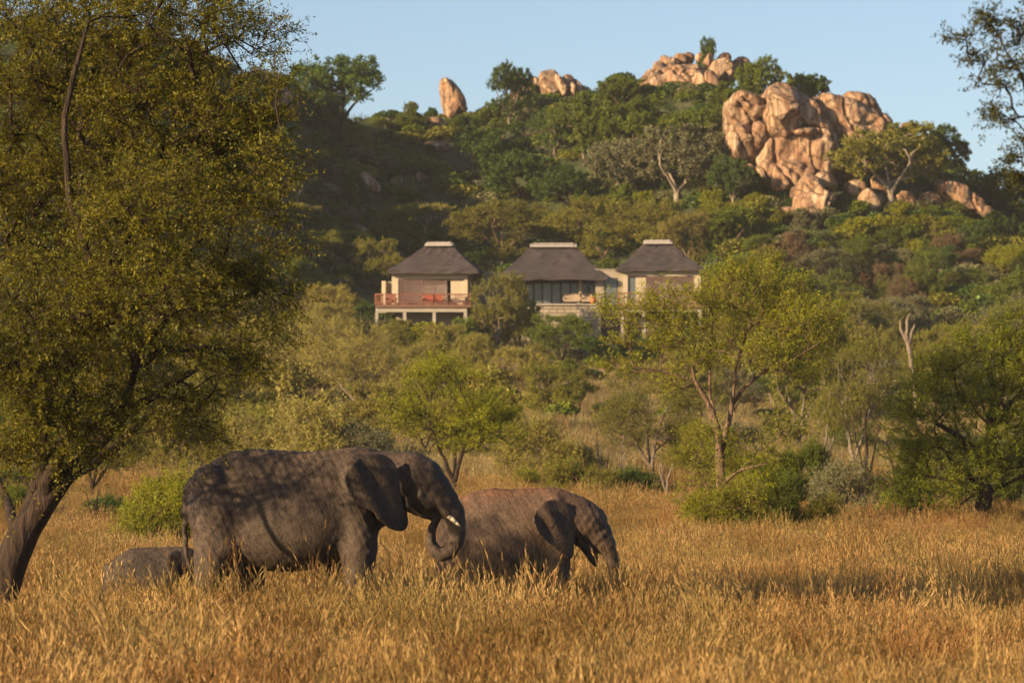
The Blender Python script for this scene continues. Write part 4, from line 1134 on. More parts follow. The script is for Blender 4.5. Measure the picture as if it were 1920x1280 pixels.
# ------------------------------------------------------------------ trees seen one by one: (kind, u, v base, v top, width, leaf, label, bark)
TREES = [
 # skyline and upper hill
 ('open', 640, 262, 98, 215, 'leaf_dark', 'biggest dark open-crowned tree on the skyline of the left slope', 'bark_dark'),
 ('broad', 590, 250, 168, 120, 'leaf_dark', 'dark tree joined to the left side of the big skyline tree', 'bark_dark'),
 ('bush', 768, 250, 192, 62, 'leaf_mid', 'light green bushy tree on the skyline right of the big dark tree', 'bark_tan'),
 ('bush', 808, 240, 197, 40, 'leaf_dark', 'small dark bush on the skyline just left of the leaning rock finger', 'bark_dark'),
 ('open', 955, 250, 122, 105, 'leaf_dark', 'ragged dark tree on the skyline between the rock finger and the orange slabs', 'bark_grey'),
 ('bush', 872, 252, 205, 60, 'leaf_dark', 'dark bush hugging the right foot of the leaning rock finger', 'bark_tan'),
 ('bush', 850, 262, 222, 50, 'leaf_mid', 'green bush in front of the foot of the leaning rock finger', 'bark_tan'),
 ('bush', 915, 250, 185, 70, 'leaf_mid', 'round bush between the leaning rock finger and the ragged dark tree', 'bark_tan'),
 ('bush', 1118, 215, 158, 80, 'leaf_dark', 'dark bush on the skyline just right of the orange slabs', 'bark_tan'),
 ('broad', 1170, 225, 142, 110, 'leaf_mid', 'green tree on the skyline just left of the summit dome', 'bark_tan'),
 ('bush', 1328, 116, 72, 66, 'leaf_dark', 'small round tree growing on top of the summit rocks', 'bark_tan'),
 ('broad', 1432, 222, 112, 105, 'leaf_mid', 'tall green tree on the skyline right of the summit dome', 'bark_tan'),
 ('broad', 1375, 232, 152, 90, 'leaf_mid', 'green tree below the tall one, between dome and huge outcrop', 'bark_tan'),
 ('broad', 1520, 225, 138, 98, 'leaf_dark', 'dark tree on the skyline behind the top of the huge outcrop', 'bark_tan'),
 ('bush', 1480, 200, 150, 50, 'leaf_dark', 'dark bush between the two skyline trees behind the huge outcrop', 'bark_tan'),
 ('thin', 1662, 240, 205, 26, 'leaf_dark', 'wispy little shrub on the skyline at the right edge of the huge outcrop', 'bark_dark'),
 ('open', 1672, 400, 228, 245, 'leaf_olive', 'lit spreading acacia with a pale trunk in front of the right of the huge outcrop', 'bark_pale'),
 ('bush', 1590, 330, 232, 75, 'leaf_olive', 'light green bush against the middle of the huge outcrop', 'bark_tan'),
 ('broad', 1765, 350, 240, 120, 'leaf_dark', 'dark tree on the skyline behind the lit acacia', 'bark_dark'),
 ('broad', 1835, 400, 318, 90, 'leaf_dark', 'dark tree at the right end of the hill beside the long slab', 'bark_dark'),
 ('broad', 1895, 430, 316, 110, 'leaf_dark', 'dark tree at the right edge of the picture on the hill end', 'bark_dark'),
 ('broad', 1985, 450, 330, 120, 'leaf_dark', 'dark tree just past the hill end, cut by the right edge', 'bark_dark'),
 # middle of the hill
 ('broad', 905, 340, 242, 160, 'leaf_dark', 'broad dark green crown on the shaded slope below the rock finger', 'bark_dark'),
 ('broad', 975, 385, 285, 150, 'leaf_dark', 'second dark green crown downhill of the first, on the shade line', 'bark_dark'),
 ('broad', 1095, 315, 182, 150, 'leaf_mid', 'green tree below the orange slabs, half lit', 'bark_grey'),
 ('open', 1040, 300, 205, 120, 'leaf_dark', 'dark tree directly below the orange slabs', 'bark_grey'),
 ('broad', 1180, 320, 208, 130, 'leaf_mid', 'green tree in the middle of the hill below the summit dome', 'bark_tan'),
 ('broad', 1300, 330, 205, 130, 'leaf_mid', 'sunlit green tree between the summit dome and the huge outcrop', 'bark_tan'),
 ('open', 1270, 395, 235, 235, 'leaf_grey', 'wide grey-green tree with pale limbs left of the huge outcrop', 'bark_pale'),
 ('open', 1165, 385, 262, 150, 'leaf_grey', 'grey-green tree with pale limbs beside the wide one', 'bark_pale'),
 ('open', 1375, 400, 290, 110, 'leaf_dark', 'dark tree whose crown overlaps the left foot of the huge outcrop', 'bark_pale'),
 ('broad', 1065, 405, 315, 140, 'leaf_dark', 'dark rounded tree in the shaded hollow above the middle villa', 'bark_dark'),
 ('bush', 1215, 200, 165, 60, 'leaf_mid', 'small green bush on the left face of the summit dome', 'bark_tan'),
 # shaded slope
 ('acf', 672, 300, 235, 62, 'leaf_olive', 'small pale thorn tree below the big skyline tree', 'bark_tan'),
 ('flat', 556, 405, 325, 105, 'leaf_olive', 'flat-topped thorn tree with a tan forked trunk on the left slope', 'bark_pale'),
 ('flat', 568, 445, 382, 80, 'leaf_pale', 'pale drooping little tree right under the flat-topped one', 'bark_pale'),
 ('bush', 668, 378, 336, 62, 'leaf_dark', 'round dark bush alone on the shaded slope', 'bark_dark'),
 ('acf', 605, 492, 434, 82, 'leaf_bright', 'bright lit small tree at the foot of the shaded slope, left one', 'bark_pale'),
 ('bush', 678, 478, 425, 56, 'leaf_bright', 'vivid green leafy bush at the foot of the shaded slope', 'bark_tan'),
 ('acf', 703, 540, 450, 95, 'leaf_olive', 'thorn tree touching the left end of the left villa', 'bark_tan'),
 ('bush', 530, 300, 240, 60, 'leaf_mid', 'dull green bush near the rocky peak of the left slope', 'bark_dark'),
 ('bush', 730, 330, 290, 50, 'leaf_dark', 'dark low bush on the upper shaded slope', 'bark_dark'),
 ('bush', 790, 300, 262, 60, 'leaf_dark', 'dark bush above the flat grey boulder', 'bark_dark'),
 # just behind the villas
 ('flat', 795, 465, 378, 140, 'leaf_pale', 'pale flat-topped acacia rising behind the left villa roof', 'bark_pale'),
 ('acf', 742, 460, 390, 90, 'leaf_olive', 'olive acacia left of the pale flat-topped one behind the left villa', 'bark_tan'),
 ('acf', 945, 495, 382, 180, 'leaf_olive', 'broad olive acacia filling the gap between left and middle roofs', 'bark_tan'),
 ('acf', 1135, 500, 374, 165, 'leaf_olive', 'tall olive acacia behind the right of the middle roof', 'bark_tan'),
 ('acf', 1215, 480, 378, 150, 'leaf_olive', 'olive acacia behind the right villa ridge', 'bark_tan'),
 ('acf', 1290, 500, 400, 105, 'leaf_pale', 'pale acacia with light tips right of the right villa roof', 'bark_tan'),
 ('bush', 1062, 450, 405, 90, 'leaf_bright', 'bright low bush peeping over the middle roof', 'bark_tan'),
 ('broad', 1375, 480, 385, 105, 'leaf_mid', 'dull green tree right of the pale acacia', 'bark_tan'),
 ('bush', 1420, 440, 370, 90, 'leaf_bright', 'bright green shrub below the left foot of the huge outcrop', 'bark_tan'),
 ('broad', 880, 520, 470, 90, 'leaf_dark', 'dark crown between left villa and the link building', 'bark_dark'),
 # right slope
 ('thin', 1475, 500, 432, 110, 'leaf_brown', 'leafless brown thorn tree below the low rock stack', 'bark_tan'),
 ('acf', 1552, 540, 470, 120, 'leaf_grey', 'grey-green flat thorn tree in the middle of the right slope', 'bark_grey'),
 ('thin', 1665, 540, 475, 80, 'leaf_brown', 'pinkish brown bare thorn bush in the middle of the right slope', 'bark_tan'),
 ('acf', 1728, 575, 470, 70, 'leaf_mid', 'slim green tree with two thin trunks on the right slope', 'bark_tan'),
 ('bush', 1608, 450, 395, 100, 'leaf_bright', 'bright bush under the low rocks beneath the lit acacia', 'bark_tan'),
 ('bush', 1690, 440, 380, 110, 'leaf_bright', 'bright wide bush right below the lit acacia trunk', 'bark_tan'),
 ('bush', 1740, 440, 400, 60, 'leaf_pale', 'pale silvery bush beside the bright ones below the lit acacia', 'bark_pale'),
 ('bush', 1805, 450, 395, 80, 'leaf_mid', 'green bush below the right end rocks', 'bark_tan'),
 ('acf', 1890, 540, 460, 95, 'leaf_bright', 'bright yellow-green tree low on the slope near the right edge', 'bark_tan'),
 ('thin', 1775, 490, 430, 90, 'leaf_brown', 'dry brown bush among green ones on the right slope', 'bark_tan'),
 ('broad', 1870, 470, 400, 90, 'leaf_dark', 'dark bush mass under the right end of the hill', 'bark_dark'),
 ('acf', 1610, 520, 450, 80, 'leaf_mid', 'small green thorn tree above the grey-green flat one', 'bark_tan'),
 ('broad', 1480, 560, 500, 120, 'leaf_dark', 'dark bush seen over the top right of the bright acacia', 'bark_dark'),
 ('bush', 1540, 610, 560, 90, 'leaf_dark', 'dark shaded bush low on the right slope behind the bright acacia', 'bark_dark'),
 # in front of the villas
 ('acf', 935, 660, 512, 118, 'leaf_olive', 'rounded olive tree standing before the gap between left and middle villas', 'bark_grey'),
 ('broad', 975, 655, 560, 80, 'leaf_dark', 'darker tree touching the right side of the rounded olive tree', 'bark_dark'),
 ('acf', 1050, 690, 590, 112, 'leaf_mid', 'small dark-stemmed tree in front of the stone terrace wall', 'bark_dark'),
 ('bush', 745, 655, 591, 110, 'leaf_olive', 'olive bush under the left end of the balcony', 'bark_tan'),
 ('bush', 815, 660, 589, 125, 'leaf_bright', 'yellow-green bush under the middle of the balcony', 'bark_tan'),
 ('bush', 868, 665, 596, 90, 'leaf_mid', 'green bush under the right end of the balcony', 'bark_tan'),
 ('acf', 608, 620, 536, 100, 'leaf_pale', 'pale green thorn tree left of the balcony', 'bark_tan'),
 ('bush', 680, 600, 560, 70, 'leaf_dark', 'dark bush against the left corner of the balcony', 'bark_dark'),
 ('bush', 1110, 670, 620, 80, 'leaf_dark', 'dark bush in the shade below the annex', 'bark_dark'),
 ('bush', 1175, 680, 640, 80, 'leaf_dark', 'dark bush beside a thin tan stem below the right villa', 'bark_tan'),
 ('bush', 1250, 670, 600, 130, 'leaf_mid', 'green bush below the right villa balcony', 'bark_tan'),
 ('bush', 1135, 705, 672, 40, 'leaf_bright', 'small vivid green bush behind the rock heap', 'bark_tan'),
 ('acf', 1360, 600, 500, 110, 'leaf_mid', 'green thorn tree against the right corner of the right villa', 'bark_tan'),
 # plain between elephants and villas
 ('acn', 660, 780, 600, 215, 'leaf_pale', 'big light green thorn tree on the plain left of centre', 'bark_grey'),
 ('acf', 560, 700, 600, 130, 'leaf_olive', 'olive thorn tree behind the tips of the big overhanging tree', 'bark_tan'),
 ('acf', 780, 745, 650, 120, 'leaf_pale', 'pale thorn bush tree behind the multi-stemmed one', 'bark_grey'),
 ('acn', 848, 935, 672, 232, 'leaf_bright', 'multi-stemmed thorn tree with dark slender stems behind the elephants', 'bark_dark'),
 ('bushn', 600, 905, 728, 250, 'leaf_pale', 'pale yellow thorn bush tree directly behind the back of the largest elephant', 'bark_pale'),
 ('bushn', 500, 890, 745, 190, 'leaf_pale', 'pale yellow bush just left of the back of the largest elephant', 'bark_pale'),
 ('bushn', 705, 905, 765, 190, 'leaf_grey', 'silvery grey-green bush above the shoulder of the largest elephant', 'bark_pale'),
 ('acf', 1045, 790, 682, 130, 'leaf_olive', 'olive thorn tree on the dry grass opening', 'bark_dark'),
 ('flat', 1088, 785, 718, 70, 'leaf_dark', 'little dark flat-topped tree on the dry grass opening', 'bark_dark'),
 ('bushn', 1010, 905, 765, 180, 'leaf_pale', 'pale feathery thorn tree between the multi-stemmed tree and the bare stems', 'bark_grey'),
 ('acn', 1215, 905, 700, 190, 'leaf_olive', 'olive thorn tree with grey stems left of the bright acacia', 'bark_grey'),
 ('bushn', 1090, 938, 835, 165, 'leaf_olive', 'olive bush behind the head of the half-grown elephant', 'bark_tan'),
 ('bushn', 1195, 935, 862, 110, 'leaf_dark', 'dark green bush right of the olive one behind the half-grown elephant', 'bark_dark'),
 ('bushn', 985, 925, 872, 100, 'leaf_bright', 'vivid green leafy bush behind the back of the half-grown elephant', 'bark_tan'),
 ('dead', 1130, 930, 770, 80, None, 'bare thorn tree with three thin trunks in front of the dry opening', 'bark_grey'),
 ('dead', 1165, 920, 745, 60, None, 'tallest bare thin stem beside the three-trunked dead tree', 'bark_grey'),
 ('dead', 1250, 940, 800, 90, None, 'bare leaning grey branches at the left of the bright acacia', 'bark_pale'),
 ('acf', 1500, 860, 560, 190, 'leaf_olive', 'large dull olive tree right behind the bright acacia', 'bark_grey'),
 ('acn', 1600, 900, 640, 170, 'leaf_olive', 'olive thorn tree with pale trunks between the bright acacia and the dark tree', 'bark_pale'),
 ('dead', 1625, 925, 670, 150, None, 'dead tree with twisted dark branches between the two near trees', 'bark_dark'),
 ('dead', 1545, 925, 710, 100, None, 'dead pale-trunked tree right of the bright acacia trunk', 'bark_pale'),
 ('dead', 1680, 930, 690, 110, None, 'crooked dead tree beside the dark near tree', 'bark_dark'),
 ('bushn', 1600, 975, 830, 160, 'leaf_grey', 'grey leafless-looking bush between the two near trees', 'bark_grey'),
 ('bushn', 1510, 925, 800, 110, 'leaf_mid', 'dark olive bush under the right branches of the bright acacia', 'bark_dark'),
 ('acn', 1760, 790, 610, 150, 'leaf_olive', 'olive thorn tree behind the left of the dark near tree', 'bark_tan'),
 ('acn', 1890, 780, 565, 170, 'leaf_grey', 'grey-brown thorn tree at the right edge behind the dark near tree', 'bark_grey'),
 ('acf', 1400, 720, 600, 130, 'leaf_olive', 'olive tree hidden behind the crown of the bright acacia', 'bark_tan'),
 ('acf', 1310, 790, 660, 110, 'leaf_olive', 'olive thorn tree seen through the left branches of the bright acacia', 'bark_tan'),
 ('bushn', 1448, 1002, 868, 165, 'leaf_mid', 'feathery green bush in the tall grass at the foot of the bright acacia', 'bark_tan'),
 ('bushn', 1345, 1004, 885, 130, 'leaf_bright', 'bright thorn bush hugging the base of the bright acacia trunk', 'bark_tan'),
 ('bushn', 1530, 1002, 910, 110, 'leaf_olive', 'low olive bush in the tall grass right of the bright acacia', 'bark_tan'),
 ('bushn', 1700, 985, 850, 120, 'leaf_mid', 'green bush at the left foot of the dark near tree', 'bark_tan'),
 ('bushn', 1885, 960, 800, 140, 'leaf_mid', 'green bush behind the trunk of the dark near tree', 'bark_tan'),
 # behind and under the big left tree
 ('bushn', 298, 1030, 848, 195, 'leaf_bright', 'brilliant green thorn bush behind the tail of the largest elephant', 'bark_tan'),
 ('bushn', 330, 900, 740, 230, 'leaf_pale', 'pale yellow-green thorn tree under the hanging twigs of the big left tree', 'bark_tan'),
 ('bushn', 430, 880, 720, 190, 'leaf_olive', 'olive thorn tree between the big left tree and the largest elephant', 'bark_tan'),
 ('dead', 178, 995, 870, 80, None, 'small bare dark tree in the grass behind the big left trunk', 'bark_dark'),
 ('dead', 128, 1000, 935, 40, None, 'leaning dead stump behind the big left trunk', 'bark_pale'),
 ('bushn', 205, 985, 915, 120, 'leaf_dark', 'dark low bush behind the small bare tree', 'bark_dark'),
 ('acn', 180, 940, 760, 190, 'leaf_olive', 'olive thorn tree seen between the limbs of the big left tree', 'bark_dark'),
 ('acn', 60, 960, 740, 200, 'leaf_mid', 'green thorn tree behind the big left trunk', 'bark_dark'),
 ('bushn', 40, 985, 900, 150, 'leaf_mid', 'green bush at the left edge behind the big left trunk', 'bark_dark'),
 ('acf', 480, 640, 540, 120, 'leaf_olive', 'olive thorn tree behind the outer twigs of the big left tree', 'bark_tan'),
 ('acf', 420, 760, 620, 180, 'leaf_pale', 'pale thorn tree mid-way up the plain behind the big left tree', 'bark_tan'),
 ('acf', 270, 740, 600, 180, 'leaf_mid', 'green thorn tree on the plain behind the middle of the big left tree', 'bark_tan'),
 ('acf', 90, 740, 600, 180, 'leaf_olive', 'olive thorn tree on the plain behind the left of the big left tree', 'bark_tan'),
]
for (k, u, vb, vt, wp, lf, lab, bk) in TREES:
    plant(k, u, vb, vt, wp, lf or 'leaf_mid', lab, bark=bk)

# forked dead stump seen between the near trees
st_ = empty('dead_stump', at(1712, 760, 215).to_3d(), 'dead forked grey trunk pointing up like a trident between the near trees', 'dead tree')
Dst = 215.0; zb_ = Hs(at(1712, 760, Dst).x, Dst); st_.location.z = zb_
rngs = np.random.RandomState(9)
W3 = lambda u, v, r: (at(u, v, Dst).x - st_.location.x, 0.0, at(u, v, Dst).z - zb_, r)
P_, pa_, R_, tn_ = skeleton(rngs, [[W3(1722, 790, .16), W3(1712, 700, .15), W3(1705, 655, .14), W3(1700, 625, .13)],
                                   [W3(1701, 640, .12), W3(1690, 620, .09), W3(1687, 600, .06), W3(1694, 594, .03)],
                                   [W3(1701, 628, .11), W3(1701, 600, .08), W3(1706, 588, .045)], [W3(1705, 645, .11), W3(1709, 622, .08), W3(1716, 609, .05)]],
                            [np.array(W3(1690, 610, 0)[:3])], step=.2, wander=.1)
V_, Q_ = tubes(P_, pa_, R_)
link('trunk', mesh_np('trunk', V_, quads=Q_, smooth=True), M['bark_grey'], st_)

# ------------------------------------------------------------------ filling in: the bush that clothes the hill and dots the plain
rf = random.Random(77)
spots = [(t_[1], t_[2], t_[4] * .5) for t_ in TREES]
FILL = [
 ((480, 1000, 245, 440), 60, ['bush', 'broad', 'bush', 'thin', 'broad'], ['leaf_dark', 'leaf_mid', 'leaf_dark', 'leaf_mid', 'leaf_grey'], (34, 66)),
 ((980, 1360, 215, 440), 38, ['broad', 'bush', 'open'], ['leaf_mid', 'leaf_bright', 'leaf_mid', 'leaf_olive', 'leaf_dark'], (60, 95)),
 ((740, 1330, 175, 250), 26, ['bush', 'broad'], ['leaf_mid', 'leaf_dark'], (36, 56)),
 ((1330, 1480, 240, 430), 15, ['bush', 'broad'], ['leaf_mid', 'leaf_bright', 'leaf_olive'], (45, 70)),
 ((1380, 1960, 400, 620), 66, ['bush', 'thin', 'bush', 'acf'], ['leaf_mid', 'leaf_grey', 'leaf_olive', 'leaf_bright', 'leaf_mid', 'leaf_dark', 'leaf_brown'], (38, 72)),
 ((380, 720, 430, 600), 20, ['bush', 'acf', 'thin'], ['leaf_mid', 'leaf_olive', 'leaf_grey'], (40, 70)),
 ((440, 1000, 640, 740), 28, ['bush', 'acf', 'acf'], ['leaf_olive', 'leaf_bright', 'leaf_pale', 'leaf_pale'], (80, 130)),
 ((1000, 1330, 650, 720), 10, ['bush', 'thin'], ['leaf_olive', 'leaf_mid'], (45, 75)),
 ((400, 960, 740, 870), 30, ['bush', 'acf', 'acf'], ['leaf_olive', 'leaf_pale', 'leaf_bright', 'leaf_pale'], (130, 190)),
 ((1270, 1950, 640, 800), 34, ['bush', 'acf', 'acf'], ['leaf_olive', 'leaf_pale', 'leaf_grey', 'leaf_mid'], (90, 150)),
 ((-60, 480, 640, 900), 24, ['acf', 'bush', 'thin'], ['leaf_olive', 'leaf_mid', 'leaf_pale'], (90, 160)),
 ((-60, 480, 250, 560), 26, ['bush', 'broad'], ['leaf_dark', 'leaf_mid'], (50, 90)),
 ((380, 960, 862, 930), 26, ['bushn', 'acn', 'bushn'], ['leaf_olive', 'leaf_pale', 'leaf_mid', 'leaf_bright'], (130, 200)),
 ((-60, 380, 900, 970), 12, ['bushn', 'thin'], ['leaf_olive', 'leaf_mid', 'leaf_dark'], (90, 150)),
 ((960, 1300, 885, 945), 14, ['bushn', 'thin', 'bushn'], ['leaf_olive', 'leaf_mid', 'leaf_pale'], (100, 150)),
 ((1290, 1960, 860, 975), 26, ['bushn', 'thin', 'acn', 'bushn'], ['leaf_olive', 'leaf_grey', 'leaf_mid', 'leaf_bright'], (90, 160)),
]
MARKS = [(640, 180, 'big skyline tree of the left slope'), (845, 190, 'leaning rock finger'), (1040, 170, 'upright slab group'), (1260, 150, 'summit dome'), (1450, 260, 'huge outcrop'), (1540, 390, 'low rock stack'),
 (1680, 300, 'lit acacia on the outcrop'), (1820, 370, 'long dark slope slab'), (560, 370, 'flat-topped tree on the left slope'), (668, 360, 'lone round bush'), (540, 250, 'pair of slabs on the left slope'), (735, 360, 'long thin slab on the slope'),
 (820, 480, 'left villa roof'), (1040, 480, 'middle villa roof'), (1240, 480, 'right villa roof'), (790, 590, 'balcony of the left villa'), (1060, 600, 'stone terrace wall'), (1240, 610, 'balcony of the right villa'),
 (1130, 705, 'rock heap below the villas'), (930, 590, 'rounded olive tree before the villas'), (1810, 500, 'brown boulder low on the right slope'), (1660, 500, 'pinkish bare thorn bush'), (1475, 460, 'brown leafless thorn tree'), (1550, 510, 'grey-green flat thorn tree'),
 (1705, 650, 'forked dead trunk'), (850, 790, 'multi-stemmed thorn tree'), (660, 700, 'big light green thorn tree'), (1400, 620, 'crown of the bright acacia'), (1352, 880, 'trunk of the bright acacia'), (1820, 770, 'crown of the dark near tree'), (1840, 940, 'trunk of the dark near tree'),
 (520, 850, 'back of the largest elephant'), (790, 860, 'head of the largest elephant'), (980, 920, 'back of the half-grown elephant'), (1110, 940, 'head of the half-grown elephant'), (300, 950, 'brilliant green thorn bush'), (60, 960, 'leaning trunk of the overhanging tree'), (200, 820, 'right limb of the overhanging tree'),
 (150, 640, 'lower crown of the overhanging tree'), (380, 640, 'drooping edge of the overhanging tree'), (100, 400, 'middle crown of the overhanging tree'), (330, 400, 'outer crown of the overhanging tree'), (1140, 850, 'three-trunked dead tree'), (1620, 800, 'dead tree with twisted branches')]
ADJ = {'leaf_dark': 'dark green', 'leaf_mid': 'mid-green', 'leaf_bright': 'bright yellow-green', 'leaf_olive': 'olive', 'leaf_pale': 'pale', 'leaf_grey': 'grey-green', 'leaf_brown': 'dry brown'}
NOUN = {'bush': 'bush', 'bushn': 'thorn bush', 'thin': 'sparse twiggy bush', 'acf': 'small thorn tree', 'acn': 'slender thorn tree', 'broad': 'round-crowned tree', 'open': 'open-crowned tree'}
def fill_label(k, u, v, s, lf, s0, s1):
    d = sorted(MARKS, key=lambda m_: math.hypot(u - m_[0], (v - m_[1]) * 1.2))[0]
    dx, dy = u - d[0], v - d[1]
    if abs(dx) > abs(dy): w_ = 'left of' if dx < 0 else 'right of'
    else: w_ = 'uphill of' if dy < 0 else 'below'
    far = '' if math.hypot(dx, dy) > 70 else 'just '
    size = 'larger' if s > (s0 + s1) / 2 else 'smaller'
    key = '%s %s %s %s%s the %s' % (size, ADJ[lf], NOUN[k], far, w_, d[2])
    e_ = sorted(MARKS, key=lambda m_: math.hypot(u - m_[0], (v - m_[1]) * 1.2))[1]
    cands = [key, '%s %s %s%s the %s' % (ADJ[lf], NOUN[k], far, w_, d[2]), '%s %s %s, near the %s' % (size, ADJ[lf], NOUN[k], e_[2]),
             '%s %s between the %s and the %s' % (ADJ[lf], NOUN[k], d[2], e_[2]), '%s %s %s, not far from the %s' % (size, ADJ[lf], NOUN[k], d[2])]
    ok_ = [c_ for c_ in cands if len(c_.split()) <= 16]
    key = ([c_ for c_ in ok_ if c_ not in _used] or ok_[-1:])[0]
    _used.add(key)
    return key
_used = set()
for (u0, u1, v0, v1), n, kinds, lvs, (s0, s1) in FILL:
    made = 0; tries = 0
    while made < n and tries < n * 30:
        tries += 1
        u = rf.uniform(u0, u1); v = rf.uniform(v0, v1); s = rf.uniform(s0, s1)
        if 700 < u < 1330 and 440 < v < 668: continue
        if 690 - s / 2 < u < 1130 + s / 2 and v < 800 and v - s * 1.1 < 606: continue
        if 1190 < u < 1350 and v < 245: continue
        if 1420 < u < 1620 and 250 < v < 425: continue
        if 1000 < u < 1260 and 700 < v < 900 and s > 60: continue
        if any(abs(u - a) < (s + c) * .33 and abs(v - b) < (s + c) * .18 for a, b, c in spots): continue
        D = hit(u, v)
        if D is None or D < 60: continue
        spots.append((u, v, s * .5)); made += 1
        k = rf.choice(kinds); asp = {'bush': .72, 'thin': .75, 'bushn': .7, 'acf': .95, 'acn': .95, 'broad': .85, 'open': .85}[k]
        lf = rf.choice(lvs)
        plant(k, u, v, v - s * asp * rf.uniform(.8, 1.2), s, lf, fill_label(k, u, v, s, lf, s0, s1), group='bushes and trees of the hill and plain', D=D, bark=rf.choice(['bark_tan', 'bark_grey', 'bark_dark']))
# ------------------------------------------------------------------ the three near trees, drawn limb by limb
def custom_tree(name, D, base_uv, guides, blobs, dens, seed, leafm, barkm, label, depth=1.0, **kw):
    rng = np.random.RandomState(seed)
    b = at(base_uv[0], base_uv[1], D); o = Vector((b.x, D, Hs(b.x, D)))
    s = FPX / D
    def L(u, v, dy=0.0):
        q_ = at(u, v, D + dy); return (q_.x - o.x, dy, q_.z - o.z)
    G = []
    for g in guides:
        G.append([L(p_[0], p_[1], p_[3] if len(p_) > 3 else 0.0) + (p_[2],) for p_ in g])
    G[0][0] = (G[0][0][0], G[0][0][1], -.25, G[0][0][3])
    T = []
    for bl in blobs:
        u, v, ru, rv = bl[:4]; f = bl[4] if len(bl) > 4 else 1.0; dy0 = bl[5] if len(bl) > 5 else None
        n = max(4, int(dens * f * ru * rv / 1000.0))
        rx, rz_ = ru / s, rv / s
        cy = rng.uniform(-1, 1) * depth if dy0 is None else dy0
        for t_ in ell_targets(rng, n, (0, 0, 0), (1, 1, 1), .25):
            q_ = L(u + t_[0] * ru, v - t_[2] * rv, cy + t_[1] * min(rx * 1.2, depth * 1.1))
            T.append(np.array(q_))
    me, cr = build_tree_meshes(name, rng, G, T, **kw)
    return place(name, (me, cr), o, 1.0, 0.0, leafm, barkm, label, 'tree')

DH = hit(1350, 1002)
custom_tree('acacia_tree', DH, (1352, 1000),
  [[(1352, 1010, .16), (1353, 930, .135), (1352, 850, .125)],
   [(1352, 850, .10, 0), (1345, 796, .085, -.2), (1322, 745, .07, -.3), (1302, 714, .055, -.4), (1297, 670, .04, -.5), (1270, 630, .03, -.6)],
   [(1352, 850, .10, 0), (1364, 800, .08, .3), (1373, 760, .07, .4), (1394, 728, .055, .5), (1425, 702, .04, .6), (1470, 680, .03, .7)],
   [(1345, 796, .06, -.2), (1330, 740, .05, .2), (1331, 665, .04, .3), (1335, 610, .03, .3)],
   [(1373, 760, .05, .4), (1380, 690, .04, 0), (1400, 620, .03, -.3)],
   [(1302, 714, .04, -.4), (1240, 694, .028, -.6), (1190, 688, .018, -.8)],
   [(1353, 905, .06, 0), (1390, 880, .04, -.4), (1440, 868, .025, -.7)]],
  [(1400, 545, 58, 42, 1.1), (1440, 512, 28, 26), (1483, 555, 38, 38), (1330, 560, 50, 32, 1.2), (1375, 530, 30, 26), (1250, 575, 46, 26, 1.2), (1200, 602, 42, 20), (1160, 592, 26, 16), (1150, 575, 14, 12),
   (1290, 612, 62, 28, 1.1), (1360, 612, 58, 38), (1440, 612, 58, 38), (1505, 605, 46, 32), (1232, 645, 62, 18), (1185, 690, 58, 9, 1.6), (1165, 640, 26, 9, 1.4), (1320, 668, 60, 22), (1425, 672, 62, 24), (1505, 655, 58, 22),
   (1556, 632, 30, 18), (1490, 702, 60, 12, 1.4), (1270, 720, 40, 12, 1.2), (1560, 590, 30, 20),
   (1320, 868, 44, 34, .5), (1395, 848, 58, 34, .5), (1455, 872, 52, 28, .5), (1300, 935, 40, 40, .45), (1375, 930, 60, 44, .45), (1470, 800, 44, 18, .8), (1330, 800, 34, 18, .6), (1425, 930, 40, 36, .8)],
  12.0, 301, 'leaf_bright', 'bark_tan', 'large bright yellow-green acacia with a forked tan trunk in the grass right of the elephants', depth=1.9,
  twigs=8, per=20, tlen=.62, lsize=.066, lw=.45, up=.6, flat=.1, r_tip=.007, step=.28, pen=.22, wander=.11)

DR = hit(1836, 990)
custom_tree('thorn_tree', DR, (1838, 988),
  [[(1838, 1000, .26), (1843, 930, .23), (1850, 880, .21), (1860, 800, .17), (1868, 730, .12)],
   [(1852, 870, .12, 0), (1800, 820, .09, -.5), (1750, 790, .05, -.8)], [(1860, 800, .1, 0), (1910, 740, .07, .3), (1930, 680, .04, .5)],
   [(1868, 730, .09, 0), (1850, 680, .06, -.3), (1840, 640, .04, -.4)], [(1845, 920, .08, 0), (1790, 900, .05, -.6), (1730, 890, .03, -1)]],
  [(1760, 712, 56, 40), (1735, 762, 66, 36), (1692, 790, 30, 24), (1800, 668, 48, 36), (1850, 640, 56, 34), (1905, 622, 50, 36), (1880, 690, 60, 46), (1808, 755, 66, 44),
   (1880, 775, 66, 54), (1715, 842, 54, 44), (1780, 845, 66, 54), (1862, 855, 50, 46), (1940, 700, 60, 80), (1955, 820, 60, 70), (1708, 902, 46, 42), (1765, 925, 56, 38), (1805, 890, 44, 40),
   (1700, 955, 34, 24), (1905, 860, 46, 40), (2010, 720, 60, 70), (1990, 830, 50, 60), (1860, 900, 40, 24, .6)],
  13.0, 302, 'leaf_olive2', 'bark_dark', 'dense olive thorn tree with a thick dark trunk, cut by the right edge', depth=2.1,
  twigs=8, per=19, tlen=.58, lsize=.068, lw=.45, up=.45, flat=.1, r_tip=.008, step=.3, pen=.22, wander=.12)

